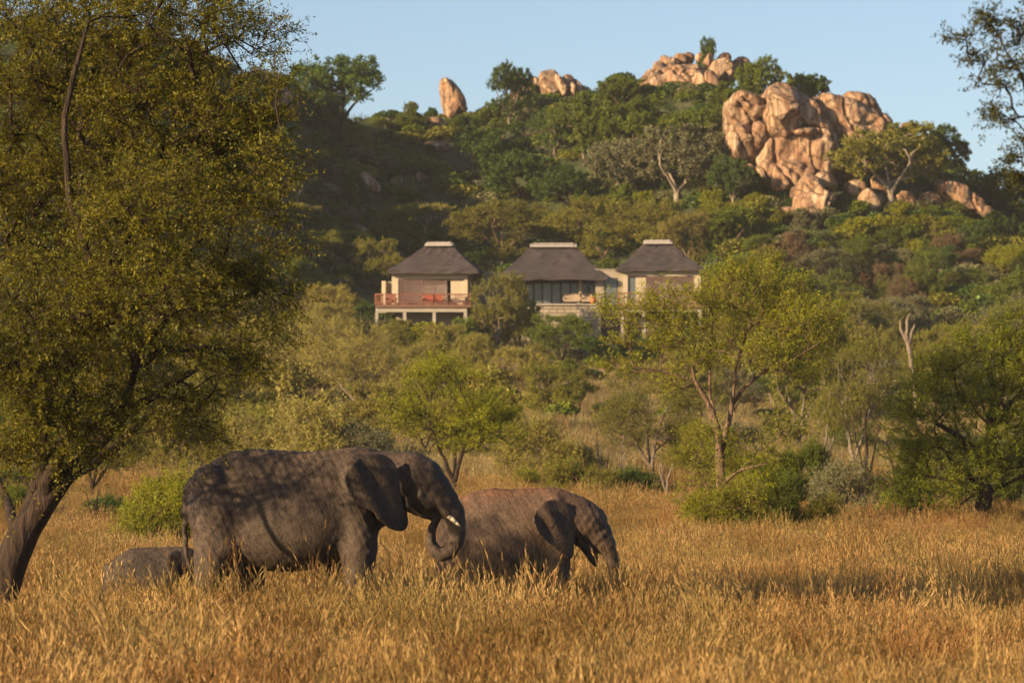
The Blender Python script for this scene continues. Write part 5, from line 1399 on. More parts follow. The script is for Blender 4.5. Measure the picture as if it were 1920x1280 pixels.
DL = 50.0
custom_tree('thorn_tree', DL, (0, 1180),
  [[(-6, 1195, .27), (-2, 1130, .235), (16, 1055, .22), (42, 988, .20), (88, 932, .17)],
   [(88, 932, .16, 0), (125, 892, .125, -.1), (165, 848, .10, -.2), (202, 812, .085, -.2), (236, 774, .07, -.3), (300, 735, .055, -.3), (370, 690, .035, -.2)],
   [(118, 902, .10, 0), (178, 866, .085, .4), (222, 836, .065, .8), (275, 780, .04, 1.2)],
   [(60, 965, .13, 0), (70, 900, .105, .2), (84, 830, .09, .4), (92, 760, .075, .5), (98, 690, .06, .5), (62, 600, .05, .6)],
   [(76, 942, .12, 0), (104, 862, .09, -.4), (134, 800, .065, -.7), (130, 700, .06, -.9), (142, 630, .05, -1), (185, 540, .05, -1), (230, 440, .04, -1)],
   [(36, 1005, .09, 0), (10, 930, .06, .9), (-20, 860, .045, 1.2), (-40, 760, .035, 1.4)],
   [(98, 690, .07, .5), (200, 565, .06, .6), (255, 430, .05, .5), (330, 320, .04, .3), (400, 200, .03, .2)],
   [(236, 774, .06, -.3), (262, 650, .05, -.6), (350, 565, .04, -.8), (450, 520, .025, -.8)],
   [(185, 540, .05, -1), (130, 380, .045, -1.2), (120, 220, .04, -1.2), (160, 60, .03, -1)]],
  [(100, 60, 180, 120, .8), (300, 70, 160, 120, .8), (432, 50, 78, 74, .6), (500, 62, 40, 42, .35), (520, 150, 26, 30, .3), (80, 230, 170, 120), (280, 230, 165, 115), (420, 215, 90, 80, 1), (490, 205, 42, 44, .9),
   (90, 400, 170, 110), (295, 390, 165, 90), (425, 345, 78, 60), (485, 300, 40, 40, .8), (500, 395, 30, 34, .6), (120, 545, 165, 80), (300, 540, 150, 76, .9), (435, 500, 70, 56, .8), (500, 470, 34, 30, .6), (530, 555, 30, 16, .6),
   (60, 670, 110, 66, 1), (235, 660, 120, 52, 1), (385, 650, 90, 46, .8), (470, 610, 56, 34, .7), (480, 690, 40, 26, .5), (400, 800, 50, 22, .5), (180, 730, 80, 30, .8), (90, 775, 90, 36, .9), (250, 745, 60, 26, .7), (340, 735, 90, 30, .8), (430, 700, 40, 24, .4), (470, 560, 40, 24, .6), (520, 330, 24, 26, .4),
   (-150, 100, 180, 140, .2), (-150, 350, 180, 150, .22), (-120, 600, 130, 90, .5), (-280, 620, 150, 110, .55), (-170, 720, 110, 50, .6), (-440, 560, 150, 120, .5), (120, 810, 100, 40, .8, -2.0), (40, 840, 70, 40, .8, -1.8), (230, 775, 70, 30, .7, -2.0), (70, 720, 90, 50, .8, -2.4), (330, 780, 60, 26, .6, .5), (150, -110, 250, 90, .35), (350, -90, 130, 60, .4)],  # clumps far left, out of view, added to dapple the elephants with shade
  6.0, 303, 'leaf_near', 'bark_dark', 'huge overhanging thorn tree with a leaning dark trunk filling the left side', depth=2.6,
  twigs=9, per=24, tlen=.55, lsize=.048, lw=.38, up=.05, droop=.18, flat=.25, r_tip=.0075, step=.26, pen=.18, wander=.13, outw=.35)

custom_tree('thorn_tree', 31.0, (2350, 1400),
  [[(2350, 1400, .22), (2330, 900, .18), (2300, 500, .14), (2240, 250, .10)], [(2240, 250, .07), (2100, 90, .045), (1990, 50, .03), (1920, 40, .015)],
   [(2240, 250, .06), (2090, 230, .035), (1990, 200, .02)]],
  [(1885, 60, 40, 44, 1.1), (1905, 120, 34, 40, 1.2), (1850, 32, 34, 16), (1812, 70, 36, 10, 1.4), (1840, 112, 28, 12), (1872, 155, 34, 12, 1.2), (1895, 216, 34, 16), (1868, 210, 20, 8), (1912, 262, 16, 12), (1900, 295, 20, 8), (1915, 330, 14, 7),
   (1960, 80, 50, 70), (1970, 200, 40, 60), (2080, 60, 110, 120, .4), (2250, 60, 140, 130, .3), (2150, 230, 90, 60, .4)],
  5.5, 304, 'leaf_dark2', 'bark_dark', 'twigs of a near thorn tree reaching in at the top right corner', depth=.8,
  twigs=6, per=15, tlen=.20, lsize=.035, lw=.42, up=.05, flat=.2, r_tip=.004, step=.14, pen=.2, wander=.12, twig_r=.0025, outw=.6)
# ------------------------------------------------------------------ grass and undergrowth (uncountable)
def tuft(rng, n, rad, h0, h1, wid, plume=.4, lean=.13, psize=1.0, seg=3):
    V = []; Q = []; T = []; tint = []; c = 0
    for k in range(n):
        a = rng.uniform(0, 6.283); r = rad * math.sqrt(rng.uniform()); b = np.array((r * math.cos(a), r * math.sin(a), -.02))
        h = rng.uniform(h0, h1); az = rng.uniform(0, 6.283); ln = lean * rng.uniform(.2, 1.6) * h
        dirh = np.array((math.cos(az) * ln + .06 * h, math.sin(az) * ln, 0))
        fa = rng.uniform(0, math.pi); wv = np.array((math.cos(fa), math.sin(fa), 0)) * wid * rng.uniform(.6, 1.3) * .5
        ti = rng.uniform(0.05, .75)
        pl = rng.uniform() < plume
        pts = []
        for i in range(seg + 1):
            f = i / seg; pts.append(b + np.array((0, 0, h * f * (1 - .06 * f))) + dirh * f * f)
        for i, p_ in enumerate(pts):
            ww = wv * (1 - (i / seg) * (.55 if pl else .92)); V += [p_ - ww, p_ + ww]
        for i in range(seg): Q.append((c + 2 * i, c + 2 * i + 1, c + 2 * i + 3, c + 2 * i + 2)); tint.append(ti)
        c += 2 * (seg + 1)
        if pl:
            top = pts[-1]; dr = unit(pts[-1] - pts[-2]); pn = 7
            for j in range(pn):
                s = (j + .5) / pn; pc = top - dr * .17 * psize * (1 - s) * 1.2
                sd = rng.normal(size=3); sd = unit(sd - dr * (sd @ dr)); ax_ = unit(dr * 1.0 + sd * .25); ws = unit(np.cross(ax_, rng.normal(size=3)))
                L_ = .06 * psize * (1.2 - s * .5); W_ = .0042 * psize
                V += [pc, pc + ax_ * L_ * .5 + ws * W_, pc + ax_ * L_, pc + ax_ * L_ * .5 - ws * W_]
                Q.append((c, c + 1, c + 2, c + 3)); tint.append(rng.uniform(.72, 1)); c += 4
    return np.array(V), np.array(Q), np.array(tint)

def scatter(name, sources, pts, rots, scales, index, label, mat=None):
    """one object whose points carry copies of the source clumps"""
    me = bpy.data.meshes.new(name); me.vertices.add(len(pts)); me.vertices.foreach_set('co', np.asarray(pts, np.float32).ravel())
    a = me.attributes.new('rot', 'FLOAT_VECTOR', 'POINT'); a.data.foreach_set('vector', np.asarray(rots, np.float32).ravel())
    a = me.attributes.new('scl', 'FLOAT_VECTOR', 'POINT'); a.data.foreach_set('vector', np.asarray(scales, np.float32).ravel())
    a = me.attributes.new('idx', 'INT', 'POINT'); a.data.foreach_set('value', np.asarray(index, np.int32))
    me.update()
    o = link(name, me, mat)
    coll = bpy.data.collections.new(name + '_clumps')
    for i, s in enumerate(sources):
        so = bpy.data.objects.new('%s_clump_%02d' % (name, i), s); coll.objects.link(so)
    ng = bpy.data.node_groups.new(name + '_scatter', 'GeometryNodeTree')
    ng.interface.new_socket('Geometry', in_out='INPUT', socket_type='NodeSocketGeometry')
    ng.interface.new_socket('Geometry', in_out='OUTPUT', socket_type='NodeSocketGeometry')
    nd = ng.nodes; gi = nd.new('NodeGroupInput'); go = nd.new('NodeGroupOutput')
    ci = nd.new('GeometryNodeCollectionInfo'); ci.inputs['Collection'].default_value = coll
    ci.inputs['Separate Children'].default_value = True; ci.inputs['Reset Children'].default_value = True
    ip = nd.new('GeometryNodeInstanceOnPoints'); ip.inputs['Pick Instance'].default_value = True
    def na(nm, ty):
        n_ = nd.new('GeometryNodeInputNamedAttribute'); n_.data_type = ty; n_.inputs['Name'].default_value = nm; return n_.outputs['Attribute']
    er = nd.new('FunctionNodeEulerToRotation')
    ng.links.new(na('rot', 'FLOAT_VECTOR'), er.inputs[0])
    ng.links.new(gi.outputs[0], ip.inputs['Points']); ng.links.new(ci.outputs[0], ip.inputs['Instance'])
    ng.links.new(na('idx', 'INT'), ip.inputs['Instance Index']); ng.links.new(er.outputs[0], ip.inputs['Rotation']); ng.links.new(na('scl', 'FLOAT_VECTOR'), ip.inputs['Scale'])
    ng.links.new(ip.outputs[0], go.inputs[0])
    md = o.modifiers.new('scatter', 'NODES'); md.node_group = ng
    tag(o, label, None, None, 'stuff')
    return o

rg = np.random.RandomState(42)
def mk_tufts(nm, mat, k, *a, **kw):
    out = []
    for i in range(k):
        V, Q, t_ = tuft(np.random.RandomState(500 + i + len(nm)), *a, **kw)
        m_ = mesh_np(nm, V, quads=Q, tint=t_); m_.materials.append(mat); out.append(m_)
    return out
near_t = mk_tufts('tall_grass', M['grass'], 7, 44, .22, .22, .50, .007, plume=.40, psize=.9)
near_t += mk_tufts('tall_grass_stalks', M['grass'], 2, 12, .26, .45, .78, .006, plume=.9, psize=1.3)
far_t = mk_tufts('plain_grass', M['grass_far'], 5, 34, .55, .35, .75, .022, plume=.3, psize=1.6)
hill_t = mk_tufts('slope_grass', M['grass_hill'], 4, 40, .9, .4, 1.1, .05, plume=.2, psize=2, lean=.3)

def strip(d0, d1, gap0, gap1, half=.16, seed=1, mg=2.0):
    """jittered points over the ground between distances d0 and d1"""
    r_ = np.random.RandomState(seed); P_ = []
    y = d0
    while y < d1:
        g = gap0 + (gap1 - gap0) * (y - d0) / (d1 - d0); hw = half * y + mg
        x = np.arange(-hw, hw, g); P_.append(np.stack([x + r_.uniform(-.5, .5, len(x)) * g, y + r_.uniform(-.5, .5, len(x)) * g], -1)); y += g
    P_ = np.concatenate(P_)
    return P_
def dress(name, src, P_, s0, s1, label, tilt=.12, seed=3, keep=None, zs=1.0):
    r_ = np.random.RandomState(seed)
    patch = .5 + .5 * np.clip(fbm2(P_[:, 0], P_[:, 1] * .6, 5.0, 2.0), -1, 1)
    if keep is not None:
        m_ = keep(P_, patch, r_); P_ = P_[m_]; patch = patch[m_]
    n = len(P_); z = H(P_[:, 0], P_[:, 1])
    pts = np.stack([P_[:, 0], P_[:, 1], z], -1)
    rot = np.stack([r_.normal(size=n) * tilt, r_.normal(size=n) * tilt + .05, r_.uniform(0, 6.283, n)], -1)
    s = r_.uniform(s0, s1, n) * (.72 + .55 * patch)
    return scatter(name, src, pts, rot, np.stack([s, s, s * zs * r_.uniform(.8, 1.15, n)], -1), r_.randint(0, len(src), n), label)

dress('tall_grass', near_t, strip(24, 78, .165, .26, .17, 1, 3), .7, 1.12, 'tall dry golden grass in which the elephants stand', seed=4)
dress('golden_grass', near_t, strip(78, 150, .36, .55, .175), .85, 1.15, 'golden grass reaching back to the near trees', seed=5)
dress('plain_grass', far_t, strip(150, 312, .8, 1.25, .18, 2), .8, 1.3, 'pale dry grass on the plain below the villas', seed=6)
dress('slope_grass', hill_t, strip(306, 425, 1.5, 2.0, .19, 3), .6, 1.2, 'rough grass on the hill slopes', seed=7)

# low undergrowth on the hill: small leafy clumps
und = []
for i, (mn, sd) in enumerate([('leaf_mid', 5), ('leaf_dark', 6), ('leaf_olive', 7), ('leaf_dark', 8), ('leaf_grey', 9)]):
    r_ = np.random.RandomState(900 + sd); n = 900
    c_ = np.array(ell_targets(r_, n, (0, 0, .35), (.8, .8, .5), .3, -.3))
    V, Q = leaf_quads(c_, r_.normal(size=(n, 3)), r_.normal(size=(n, 3)) + (0, 0, .6), r_.uniform(.10, .24, n), r_.uniform(.06, .13, n))
    m_ = mesh_np('undergrowth', V, quads=Q, tint=r_.uniform(0, 1, n)); m_.materials.append(M[mn]); und.append(m_)
hutmask = lambda P_: ~((P_[:, 1] > 315) & (P_[:, 1] < 331) & (P_[:, 0] > -13) & (P_[:, 0] < 17))
dress('undergrowth', und, strip(318, 428, 2.3, 2.3, .19, 11, 3), .7, 2.2, 'low leafy undergrowth covering the hill', seed=8, tilt=.2,
      keep=lambda P_, pt, r_: hutmask(P_) & (r_.uniform(size=len(P_)) < np.where(P_[:, 0] < 2,   .50 + .35 * pt, .55 + .35 * pt)), zs=.8)
dress('scrub', und, strip(235, 318, 4.2, 3.4, .18, 12, 3), .6, 1.6, 'low scrub dotted over the plain below the villas', seed=9, tilt=.2,
      keep=lambda P_, pt, r_: hutmask(P_) & (r_.uniform(size=len(P_)) < .25 + .3 * pt), zs=.8)

M['grass_green'] = mat_grass('green_grass', (.03, .04, .010), (.085, .095, .022), (.21, .175, .055), (.06, .07, .018))
grn = mk_tufts('green_tall_grass', M['grass_green'], 3, 40, .26, .3, .62, .008, plume=.15)
dress('green_grass', grn, strip(28, 110, .55, .8, .16, 21), .7, 1.15, 'greener grass clumps mixed into the golden grass', seed=10,
      keep=lambda P_, pt, r_: r_.uniform(size=len(P_)) < np.clip((fbm2(P_[:, 0], P_[:, 1] * .4, 3.6, 7.0) + .15) * 1.1, .06, .95))

plm = mk_tufts('plume_grass', M['grass'], 3, 7, .18, .7, 1.15, .007, plume=1.0, psize=1.7, lean=.22)
dress('plume_grass', plm, strip(30, 60, .9, 1.0, .15, 31), .75, 1.1, 'taller plumed grass stalks standing above the rest', seed=12,
      keep=lambda P_, pt, r_: r_.uniform(size=len(P_)) < .25 + .5 * pt)
# ------------------------------------------------------------------ elephants
def mat_skin(name, c0, c1, warm):
    m, t, p, out = newmat(name)
    co = coords(t)
    big = noi(t, co, 1.6, 5, .6)
    fine = noi(t, co, 14, 5, .65)
    base = ramp(t, big, [(.3, c1), (.7, c0)])
    g_ = t.nodes.new('ShaderNodeNewGeometry'); sx = t.nodes.new('ShaderNodeSeparateXYZ'); t.links.new(g_.outputs['Normal'], sx.inputs[0])
    mr = t.nodes.new('ShaderNodeMapRange'); mr.inputs[1].default_value = .45; mr.inputs[2].default_value = .95
    t.links.new(sx.outputs['Z'], mr.inputs[0])
    dm = t.nodes.new('ShaderNodeMath'); dm.operation = 'MULTIPLY'; t.links.new(mr.outputs[0], dm.inputs[0])
    t.links.new(ramp(t, noi(t, co, 2.6, 5, .7), [(.38, (0, 0, 0)), (.58, (1, 1, 1))]), dm.inputs[1])
    base = mixc(t, dm.outputs[0], base, warm)           # red dust lying on the back
    # wrinkles: cracked cells + folds running down and forward, bent by noise
    def vor(scale, sc3, rot):
        mp = t.nodes.new('ShaderNodeMapping'); mp.inputs['Scale'].default_value = sc3; mp.inputs['Rotation'].default_value = rot
        tc = t.nodes.new('ShaderNodeTexCoord')
        dn = t.nodes.new('ShaderNodeTexNoise'); dn.inputs['Scale'].default_value = 2.2; dn.inputs['Detail'].default_value = 2
        t.links.new(tc.outputs['Object'], dn.inputs['Vector'])
        ad = t.nodes.new('ShaderNodeVectorMath'); ad.operation = 'MULTIPLY_ADD'; ad.inputs[1].default_value = (.35, .35, .35)
        t.links.new(dn.outputs['Color'], ad.inputs[0]); t.links.new(tc.outputs['Object'], ad.inputs[2])
        t.links.new(ad.outputs[0], mp.inputs[0])
        v = t.nodes.new('ShaderNodeTexVoronoi'); v.feature = 'DISTANCE_TO_EDGE'; v.inputs['Scale'].default_value = scale
        t.links.new(mp.outputs[0], v.inputs['Vector'])
        return ramp(t, v.outputs['Distance'], [(0.0, (0, 0, 0)), (.10, (1, 1, 1))])
    def lines(scale, sc3, rot, wdt=.02, dist=.6):
        m0 = t.nodes.new('ShaderNodeMapping'); m0.inputs['Rotation'].default_value = rot; t.links.new(co, m0.inputs[0])
        mp = t.nodes.new('ShaderNodeMapping'); mp.inputs['Scale'].default_value = sc3
        t.links.new(m0.outputs[0], mp.inputs[0])
        n = noi(t, mp.outputs[0], scale, 3, .5, dist)
        return ramp(t, n, [(.5 - wdt * 2.2, (1, 1, 1)), (.5, (0, 0, 0)), (.5 + wdt * 2.2, (1, 1, 1))])
    v1 = lines(12.0, (1.0, .6, .28), (0, .60, 0)); v2 = lines(12.0, (1.0, .6, .34), (0, -.75, 0)); v3 = lines(6.0, (1.3, .6, .22), (0, .45, 0), .025, .9)
    v4 = lines(16.0, (.4, .6, 1.0), (0, .3, 0))
    c = mixc(t, .34, base, mixc(t, 1.0, base, v1, 'MULTIPLY'))
    c = mixc(t, .32, c, mixc(t, 1.0, c, v2, 'MULTIPLY'))
    c = mixc(t, .24, c, mixc(t, 1.0, c, v3, 'MULTIPLY'))
    c = mixc(t, .15, c, mixc(t, 1.0, c, v4, 'MULTIPLY'))
    c = mixc(t, .35, c, ramp(t, fine, [(.35, (.6, .6, .6)), (.65, (1.2, 1.2, 1.2))]), 'MULTIPLY')
    t.links.new(c, p.inputs['Base Color']); p.inputs['Roughness'].default_value = .72
    b = bump(t, v3, .25, .02); b = bump(t, v1, .28, .012, b); b = bump(t, v2, .25, .012, b); b = bump(t, v4, .15, .008, b); b = bump(t, fine, .2, .01, b)
    t.links.new(b, p.inputs['Normal'])
    return m
M['skin_cow'] = mat_skin('elephant_skin_dark', (.088, .064, .050), (.050, .038, .030), (.11, .078, .058))
M['skin_young'] = mat_skin('elephant_skin_dusty', (.14, .092, .064), (.085, .058, .042), (.18, .085, .048))
M['skin_calf_shaded'] = mat_skin('elephant_skin_calf_shaded', (.062, .047, .038), (.036, .028, .023), (.08, .06, .045))  # calf skin darkened, its shade is put into the colour
M['ivory'] = mat_plain('ivory', (.62, .55, .43), (.5, .42, .3), 8, .35)
M['eye'] = mat_plain('elephant_eye', (.02, .012, .008), None, 8, .15)
M['hair'] = mat_plain('black_hair', (.02, .016, .013), None, 8, .7)

def elephant(name, s, D, u0, vf, torso, legs, head, neck, ear, ear_y, chains, tail, hh, label, skin, eye=None, tusks=(), p=2.05, ripple=.035, z_off=0.0):
    X_ = lambda u: (u - u0) / s
    Z_ = lambda v: (vf - v) / s
    loc = at(u0, vf, D); loc = Vector((loc.x, D, Hs(loc.x, D) + z_off))
    tu = np.array([X_(a[0]) for a in torso]); tt_ = np.array([Z_(a[1]) for a in torso]); tb = np.array([Z_(a[2]) for a in torso]); tw = np.array([a[3] for a in torso])
    C3 = lambda c: [(X_(a[0]), a[2], Z_(a[1]), a[3]) for a in c]
    ep = smooth_poly([(X_(a), Z_(b)) for a, b in ear], 2)
    exf = max(q_[0] for q_ in ep); exb = min(q_[0] for q_ in ep); ezt = max(q_[1] for q_ in ep); ezb = min(q_[1] for q_ in ep)
    def fn(X, Y, Z):
        xd = np.linspace(tu[0], tu[-1], 400)
        def sm(a):
            y_ = np.interp(xd, tu, a); k = np.ones(21) / 21; yp = np.pad(y_, 10, 'edge'); return np.convolve(yp, k, 'valid')
        zt = np.interp(X, xd, sm(tt_)); zb = np.interp(X, xd, sm(tb)); ww = np.interp(X, xd, sm(tw))
        zc = (zt + zb) / 2; hz = np.maximum((zt - zb) / 2, .04); ww = np.maximum(ww, .04)
        # fuller below, narrower along the spine
        wz = ww * (1 - .26 * np.clip((Z - zc) / hz, -1, 1))
        r = (np.abs(Y / wz) ** p + np.abs((Z - zc) / hz) ** p) ** (1 / p)
        d = (r - 1) * np.minimum(hz, ww)
        ox = np.maximum(np.maximum(tu[0] - X, X - tu[-1]), 0)
        d = np.sqrt(np.maximum(d, 0) ** 2 + ox ** 2) + np.minimum(d, 0) * (ox <= 0)
        d = smin(d, chain(X, Y, Z, C3(neck)), .16)
        for c in legs: d = smin(d, chain(X, Y, Z, C3(c)), .10)
        d = smin(d, chain(X, Y, Z, C3(head)), .10)
        for c in chains: d = smin(d, chain(X, Y, Z, C3(c)), .035)
        d = smin(d, chain(X, Y, Z, C3(tail)), .03)
        k_ = 1.0 / (.105 * min(1.0, tt_.max() / 2.2))        # skin folds running down and forward, crossed on the rump
        wv = .5 * np.sin(X * 3.1 + Z * 2.3) + .3 * np.sin(Z * 6.1 - X * 2.0 + Y * 3)
        msk = np.clip(.45 + .6 * np.sin(X * 2.2 + 1.0) * np.sin(Z * 2.9 + .6), .12, 1)
        d = d + .0065 * msk * np.sin(6.283 * k_ * (X * .9 + Z * .42) + 2.2 * wv) + .004 * msk * np.sin(6.283 * k_ * .8 * (X * .75 - Z * .62) + 2.0 * wv)
        pd = poly_sd(X, Z, ep)
        fx = np.clip((exf - X) / (exf - exb), 0, 1); fz = np.clip((Z - ezb) / (ezt - ezb), 0, 1)
        for sgn in (-1, 1):
            gy = sgn * (ear_y[0] + (ear_y[1] - ear_y[0]) * fx ** .8 - .06 * np.maximum(0, fz - .8) / .2 + ripple * np.sin(X * 17 + Z * 9) * fx)
            th = .026 + .02 * (1 - fx)
            e = np.maximum(pd, (np.abs(Y - gy) - th) * .8)
            e = np.where((pd > 0), np.sqrt(np.maximum(pd, 0) ** 2 + np.maximum(np.abs(Y - gy) - th, 0) ** 2), e)
            d = smin(d, e, .03)
        return d
    allp = [q_ for c in list(legs) + [head, neck, tail] + list(chains) for q_ in C3(c)]
    lo = [min([q_[0] - q_[3] for q_ in allp] + [tu[0]]) - .1, -max(tw.max(), ear_y[1]) - .15, -.06]
    hi = [max([q_[0] + q_[3] for q_ in allp] + [tu[-1]]) + .1, max(tw.max(), ear_y[1]) + .15, tt_.max() + .25]
    V, Q = surf_net(fn, lo, hi, hh)
    V = relax(V, Q, 2, .4)
    root = empty(name, loc, label, 'elephant', 'elephants in the tall grass')
    link('body', mesh_np('body', V, quads=Q, smooth=True), skin, root)
    if eye:
        b = MB(); ex, ey, ez, er = X_(eye[0]), eye[2], Z_(eye[1]), eye[3]
        for sg in (-1, 1):
            b = MB()
            prof = [(er * math.cos(a), er * math.sin(a)) for a in np.linspace(-1.45, 1.45, 9)]
            b.lathe((ex + loc.x, sg * ey + loc.y, ez + loc.z), prof, 12).build('eye', M['eye'], root, True)
    for tk in tusks:
        for sg in (-1, 1):
            b = MB(); pts = [(X_(a[0]) + loc.x, sg * a[2] + loc.y, Z_(a[1]) + loc.z, a[3]) for a in tk]
            for a, c in zip(pts[:-1], pts[1:]): b.bar(a[:3], c[:3], a[3], c[3], 10)
            b.build('tusk', M['ivory'], root, True)
    # tail tuft of coarse hairs
    rr = random.Random(5); b = MB(); e = C3(tail)[-1]
    for k in range(26):
        x, y, z = e[0] + loc.x + rr.uniform(-.015, .015), e[1] + loc.y + rr.uniform(-.015, .015), e[2] + loc.z + .03
        b.bar((x, y, z), (x + rr.uniform(-.05, .06), y + rr.uniform(-.05, .05), z - rr.uniform(.12, .26)), .005, .001, 3)
    b.build('tail_tuft', M['hair'], root)
    return root

S1, S2, S3 = FPX / 54.5, FPX / 59.0, FPX / 57.5
elephant('elephant', S1, 54.5, 520, 1172,
  [(351, 935, 960, .10), (356, 915, 985, .26), (366, 893, 1010, .38), (385, 874, 1032, .47), (405, 860, 1042, .50), (435, 847, 1052, .53), (470, 842, 1064, .58), (520, 844, 1073, .66),
   (560, 847, 1072, .68), (600, 846, 1063, .64), (640, 841, 1050, .54), (665, 839, 1035, .47), (690, 845, 1015, .38), (715, 858, 990, .33), (740, 870, 975, .28)],
  [[(412, 950, -.22, .38), (405, 1030, -.27, .30), (398, 1085, -.30, .235), (395, 1130, -.30, .19), (397, 1172, -.30, .21)],
   [(440, 960, .22, .38), (462, 1040, .27, .29), (468, 1090, .30, .21), (462, 1130, .30, .19), (466, 1172, .30, .21)],
   [(668, 945, -.25, .34), (674, 1030, -.30, .265), (672, 1075, -.30, .22), (676, 1120, -.30, .19), (680, 1172, -.30, .215)],
   [(655, 960, .25, .32), (642, 1040, .30, .24), (632, 1090, .30, .20), (630, 1130, .30, .19), (634, 1172, .30, .21)]],
  [(772, 893, 0, .335), (790, 900, 0, .32), (812, 918, 0, .26), (833, 940, 0, .205), (849, 960, 0, .155)],
  [(690, 900, 0, .40), (735, 892, 0, .335), (765, 896, 0, .33)],
  [(695, 849), (672, 860), (655, 878), (649, 900), (657, 922), (662, 930), (668, 936), (672, 944), (684, 952), (700, 958), (706, 962), (708, 972), (720, 980), (730, 990), (745, 995), (758, 996), (764, 984), (762, 965), (756, 945), (752, 920), (748, 890), (742, 868), (725, 853)],
  (.34, .86),
  [[(849, 960, 0, .155), (855, 980, 0, .135), (857, 1000, 0, .12), (853, 1018, 0, .112), (843, 1033, 0, .108), (829, 1040, 0, .10), (816, 1034, 0, .092), (808, 1020, 0, .082), (807, 1003, 0, .072), (811, 987, -.01, .064), (818, 976, -.02, .055)],
   [(395, 905, -.26, .26), (418, 960, -.36, .27), (425, 1020, -.34, .24)], [(395, 905, .26, .26), (418, 960, .36, .27), (425, 1020, .34, .24)],
   [(662, 880, -.24, .22), (668, 950, -.38, .22), (676, 1010, -.38, .21)], [(662, 880, .24, .22), (668, 950, .38, .22), (676, 1010, .38, .21)],
   [(778, 935, 0, .24), (795, 950, 0, .17), (808, 963, 0, .10), (818, 969, 0, .06)],
   [(800, 925, -.14, .10), (830, 950, -.13, .085), (842, 968, -.13, .06)],
   [(800, 925, .14, .10), (830, 950, .13, .085), (842, 968, .13, .06)],
   [(790, 897, -.25, .07), (806, 896, -.245, .055), (818, 903, -.20, .05)], [(790, 897, .25, .07), (806, 896, .245, .055), (818, 903, .20, .05)],
   [(786, 930, -.22, .10), (804, 945, -.18, .09)], [(786, 930, .22, .10), (804, 945, .18, .09)]],
  [(362, 905, 0, .09), (352, 920, 0, .075), (348, 950, 0, .055), (346, 1000, 0, .042), (350, 1045, 0, .034), (358, 1070, 0, .03)],
  .021, 'largest elephant, grey-brown with a white tusk, its trunk curled up to its mouth', M['skin_cow'],
  eye=(804, 909, .238, .04), tusks=[[(836, 964, .14, .036), (846, 972, .17, .034), (855, 980, .19, .024), (863, 987, .20, .006)]])
elephant('elephant', S2, 59.0, 940, 1152,
  [(826, 990, 1012, .08), (831, 968, 1035, .22), (843, 951, 1060, .33), (862, 938, 1078, .42), (886, 925, 1090, .43), (922, 918, 1098, .48), (952, 920, 1099, .50), (997, 919, 1087, .46),
   (1030, 918, 1068, .38), (1052, 922, 1045, .29), (1075, 934, 1020, .28), (1092, 942, 1005, .2)],
  [[(856, 1030, -.16, .27), (848, 1080, -.20, .20), (845, 1120, -.2, .15), (846, 1152, -.2, .165)], [(880, 1040, .16, .26), (888, 1090, .2, .18), (885, 1125, .2, .145), (888, 1152, .2, .16)],
   [(1042, 1000, -.17, .25), (1046, 1060, -.21, .19), (1047, 1110, -.21, .15), (1050, 1152, -.21, .165)], [(1032, 1010, .17, .24), (1030, 1070, .21, .18), (1026, 1115, .21, .145), (1028, 1152, .21, .16)]],
  [(1088, 976, 0, .29), (1104, 984, 0, .285), (1122, 1005, 0, .215), (1134, 1022, 0, .16)],
  [(1040, 968, 0, .34), (1070, 970, 0, .29), (1090, 976, 0, .27)],
  [(1064, 944), (1034, 937), (1012, 947), (999, 965), (1000, 985), (1008, 1003), (1022, 1016), (1040, 1028), (1055, 1044), (1068, 1052), (1075, 1044), (1076, 1020), (1074, 990), (1075, 965)],
  (.27, .66),
  [[(1134, 1022, 0, .16), (1144, 1042, 0, .115), (1150, 1065, 0, .09), (1152, 1090, 0, .08), (1150, 1115, 0, .068), (1143, 1132, 0, .055)],
   [(852, 975, -.18, .20), (862, 1020, -.27, .21)], [(852, 975, .18, .20), (862, 1020, .27, .21)], [(1040, 950, -.17, .17), (1044, 1010, -.27, .18)], [(1040, 950, .17, .17), (1044, 1010, .27, .18)],
   [(1092, 1005, 0, .20), (1104, 1030, 0, .12), (1112, 1050, 0, .075), (1116, 1060, 0, .05)],
   [(1105, 988, -.17, .08), (1122, 990, -.15, .05)], [(1105, 988, .17, .08), (1122, 990, .15, .05)]],
  [(834, 975, 0, .06), (826, 995, 0, .045), (822, 1030, 0, .034), (822, 1060, 0, .03), (825, 1082, 0, .028)],
  .021, 'half-grown brown elephant with red dust along its back, feeding with its head lowered', M['skin_young'],
  eye=(1115, 985, .195, .03))
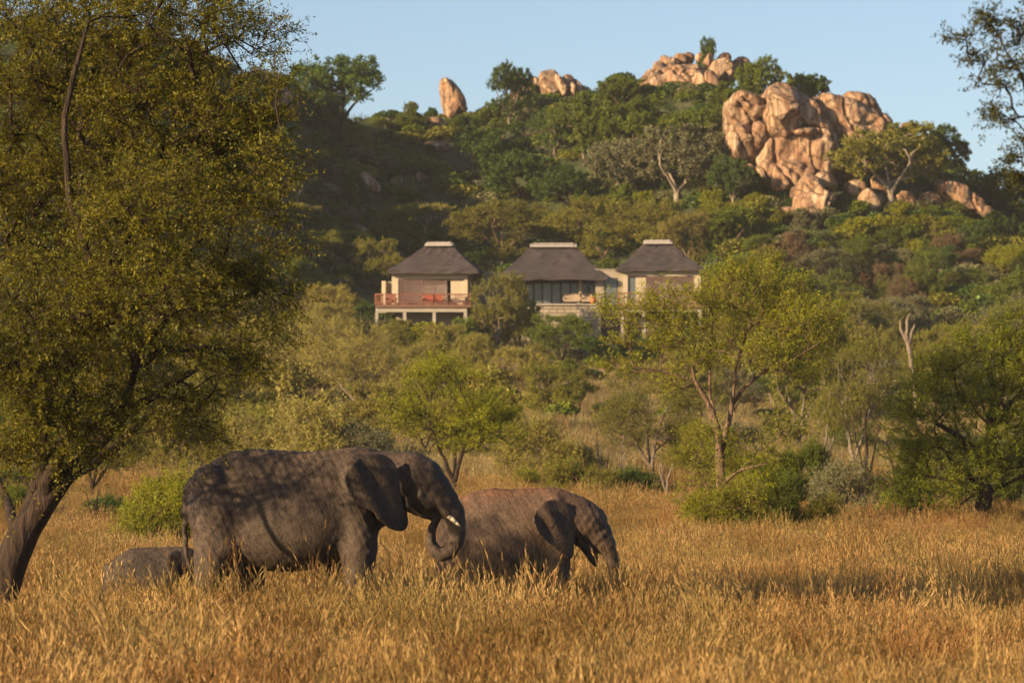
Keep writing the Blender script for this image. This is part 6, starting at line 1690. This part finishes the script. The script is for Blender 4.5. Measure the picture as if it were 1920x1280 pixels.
elephant('elephant', S3, 57.5, 280, 1158,
  [(196, 1085, 1102, .06), (201, 1066, 1120, .15), (210, 1052, 1128, .21), (226, 1038, 1132, .27), (248, 1029, 1134, .30), (289, 1027, 1134, .31), (317, 1030, 1126, .28), (332, 1032, 1115, .23)],
  [[(214, 1090, -.10, .16), (211, 1130, -.12, .11), (212, 1158, -.12, .10)], [(228, 1095, .10, .15), (232, 1130, .12, .10), (232, 1158, .12, .10)],
   [(312, 1090, -.10, .15), (313, 1130, -.12, .10), (314, 1158, -.12, .10)], [(300, 1095, .10, .14), (297, 1130, .12, .10), (298, 1158, .12, .10)]],
  [(350, 1050, 0, .175), (358, 1056, 0, .165), (367, 1070, 0, .12), (372, 1080, 0, .085)],
  [(325, 1058, 0, .20), (342, 1054, 0, .17)],
  [(338, 1034), (324, 1033), (316, 1042), (314, 1055), (319, 1068), (328, 1080), (337, 1086), (341, 1075), (341, 1050)],
  (.15, .29),
  [[(372, 1080, 0, .085), (377, 1098, 0, .06), (378, 1120, 0, .05), (374, 1138, 0, .04)], [(354, 1070, 0, .09), (364, 1090, 0, .05)]],
  [(200, 1062, 0, .04), (195, 1078, 0, .03), (194, 1110, 0, .026)],
  .018, 'small shade-darkened elephant calf half hidden in grass behind the legs of the largest elephant', M['skin_calf_shaded'],
  eye=(363, 1053, .125, .016), ripple=.01)
# ------------------------------------------------------------------ evening haze
hz_m = bpy.data.materials.new('haze'); hz_m.use_nodes = True
t = hz_m.node_tree; t.nodes.clear()
o_ = t.nodes.new('ShaderNodeOutputMaterial'); pv = t.nodes.new('ShaderNodeVolumePrincipled')
pv.inputs['Density'].default_value = .00009; pv.inputs['Color'].default_value = (.92, .95, 1.0, 1); pv.inputs['Anisotropy'].default_value = .0
t.links.new(pv.outputs[0], o_.inputs['Volume'])
top_ = float(GZ.max()) + 22
tag(MB().box(-2700, 2700, -2100, 4300, float(GZ.min()) - 1.2, top_).build('haze', hz_m), 'thin evening haze in front of the hill', None, None, 'stuff')
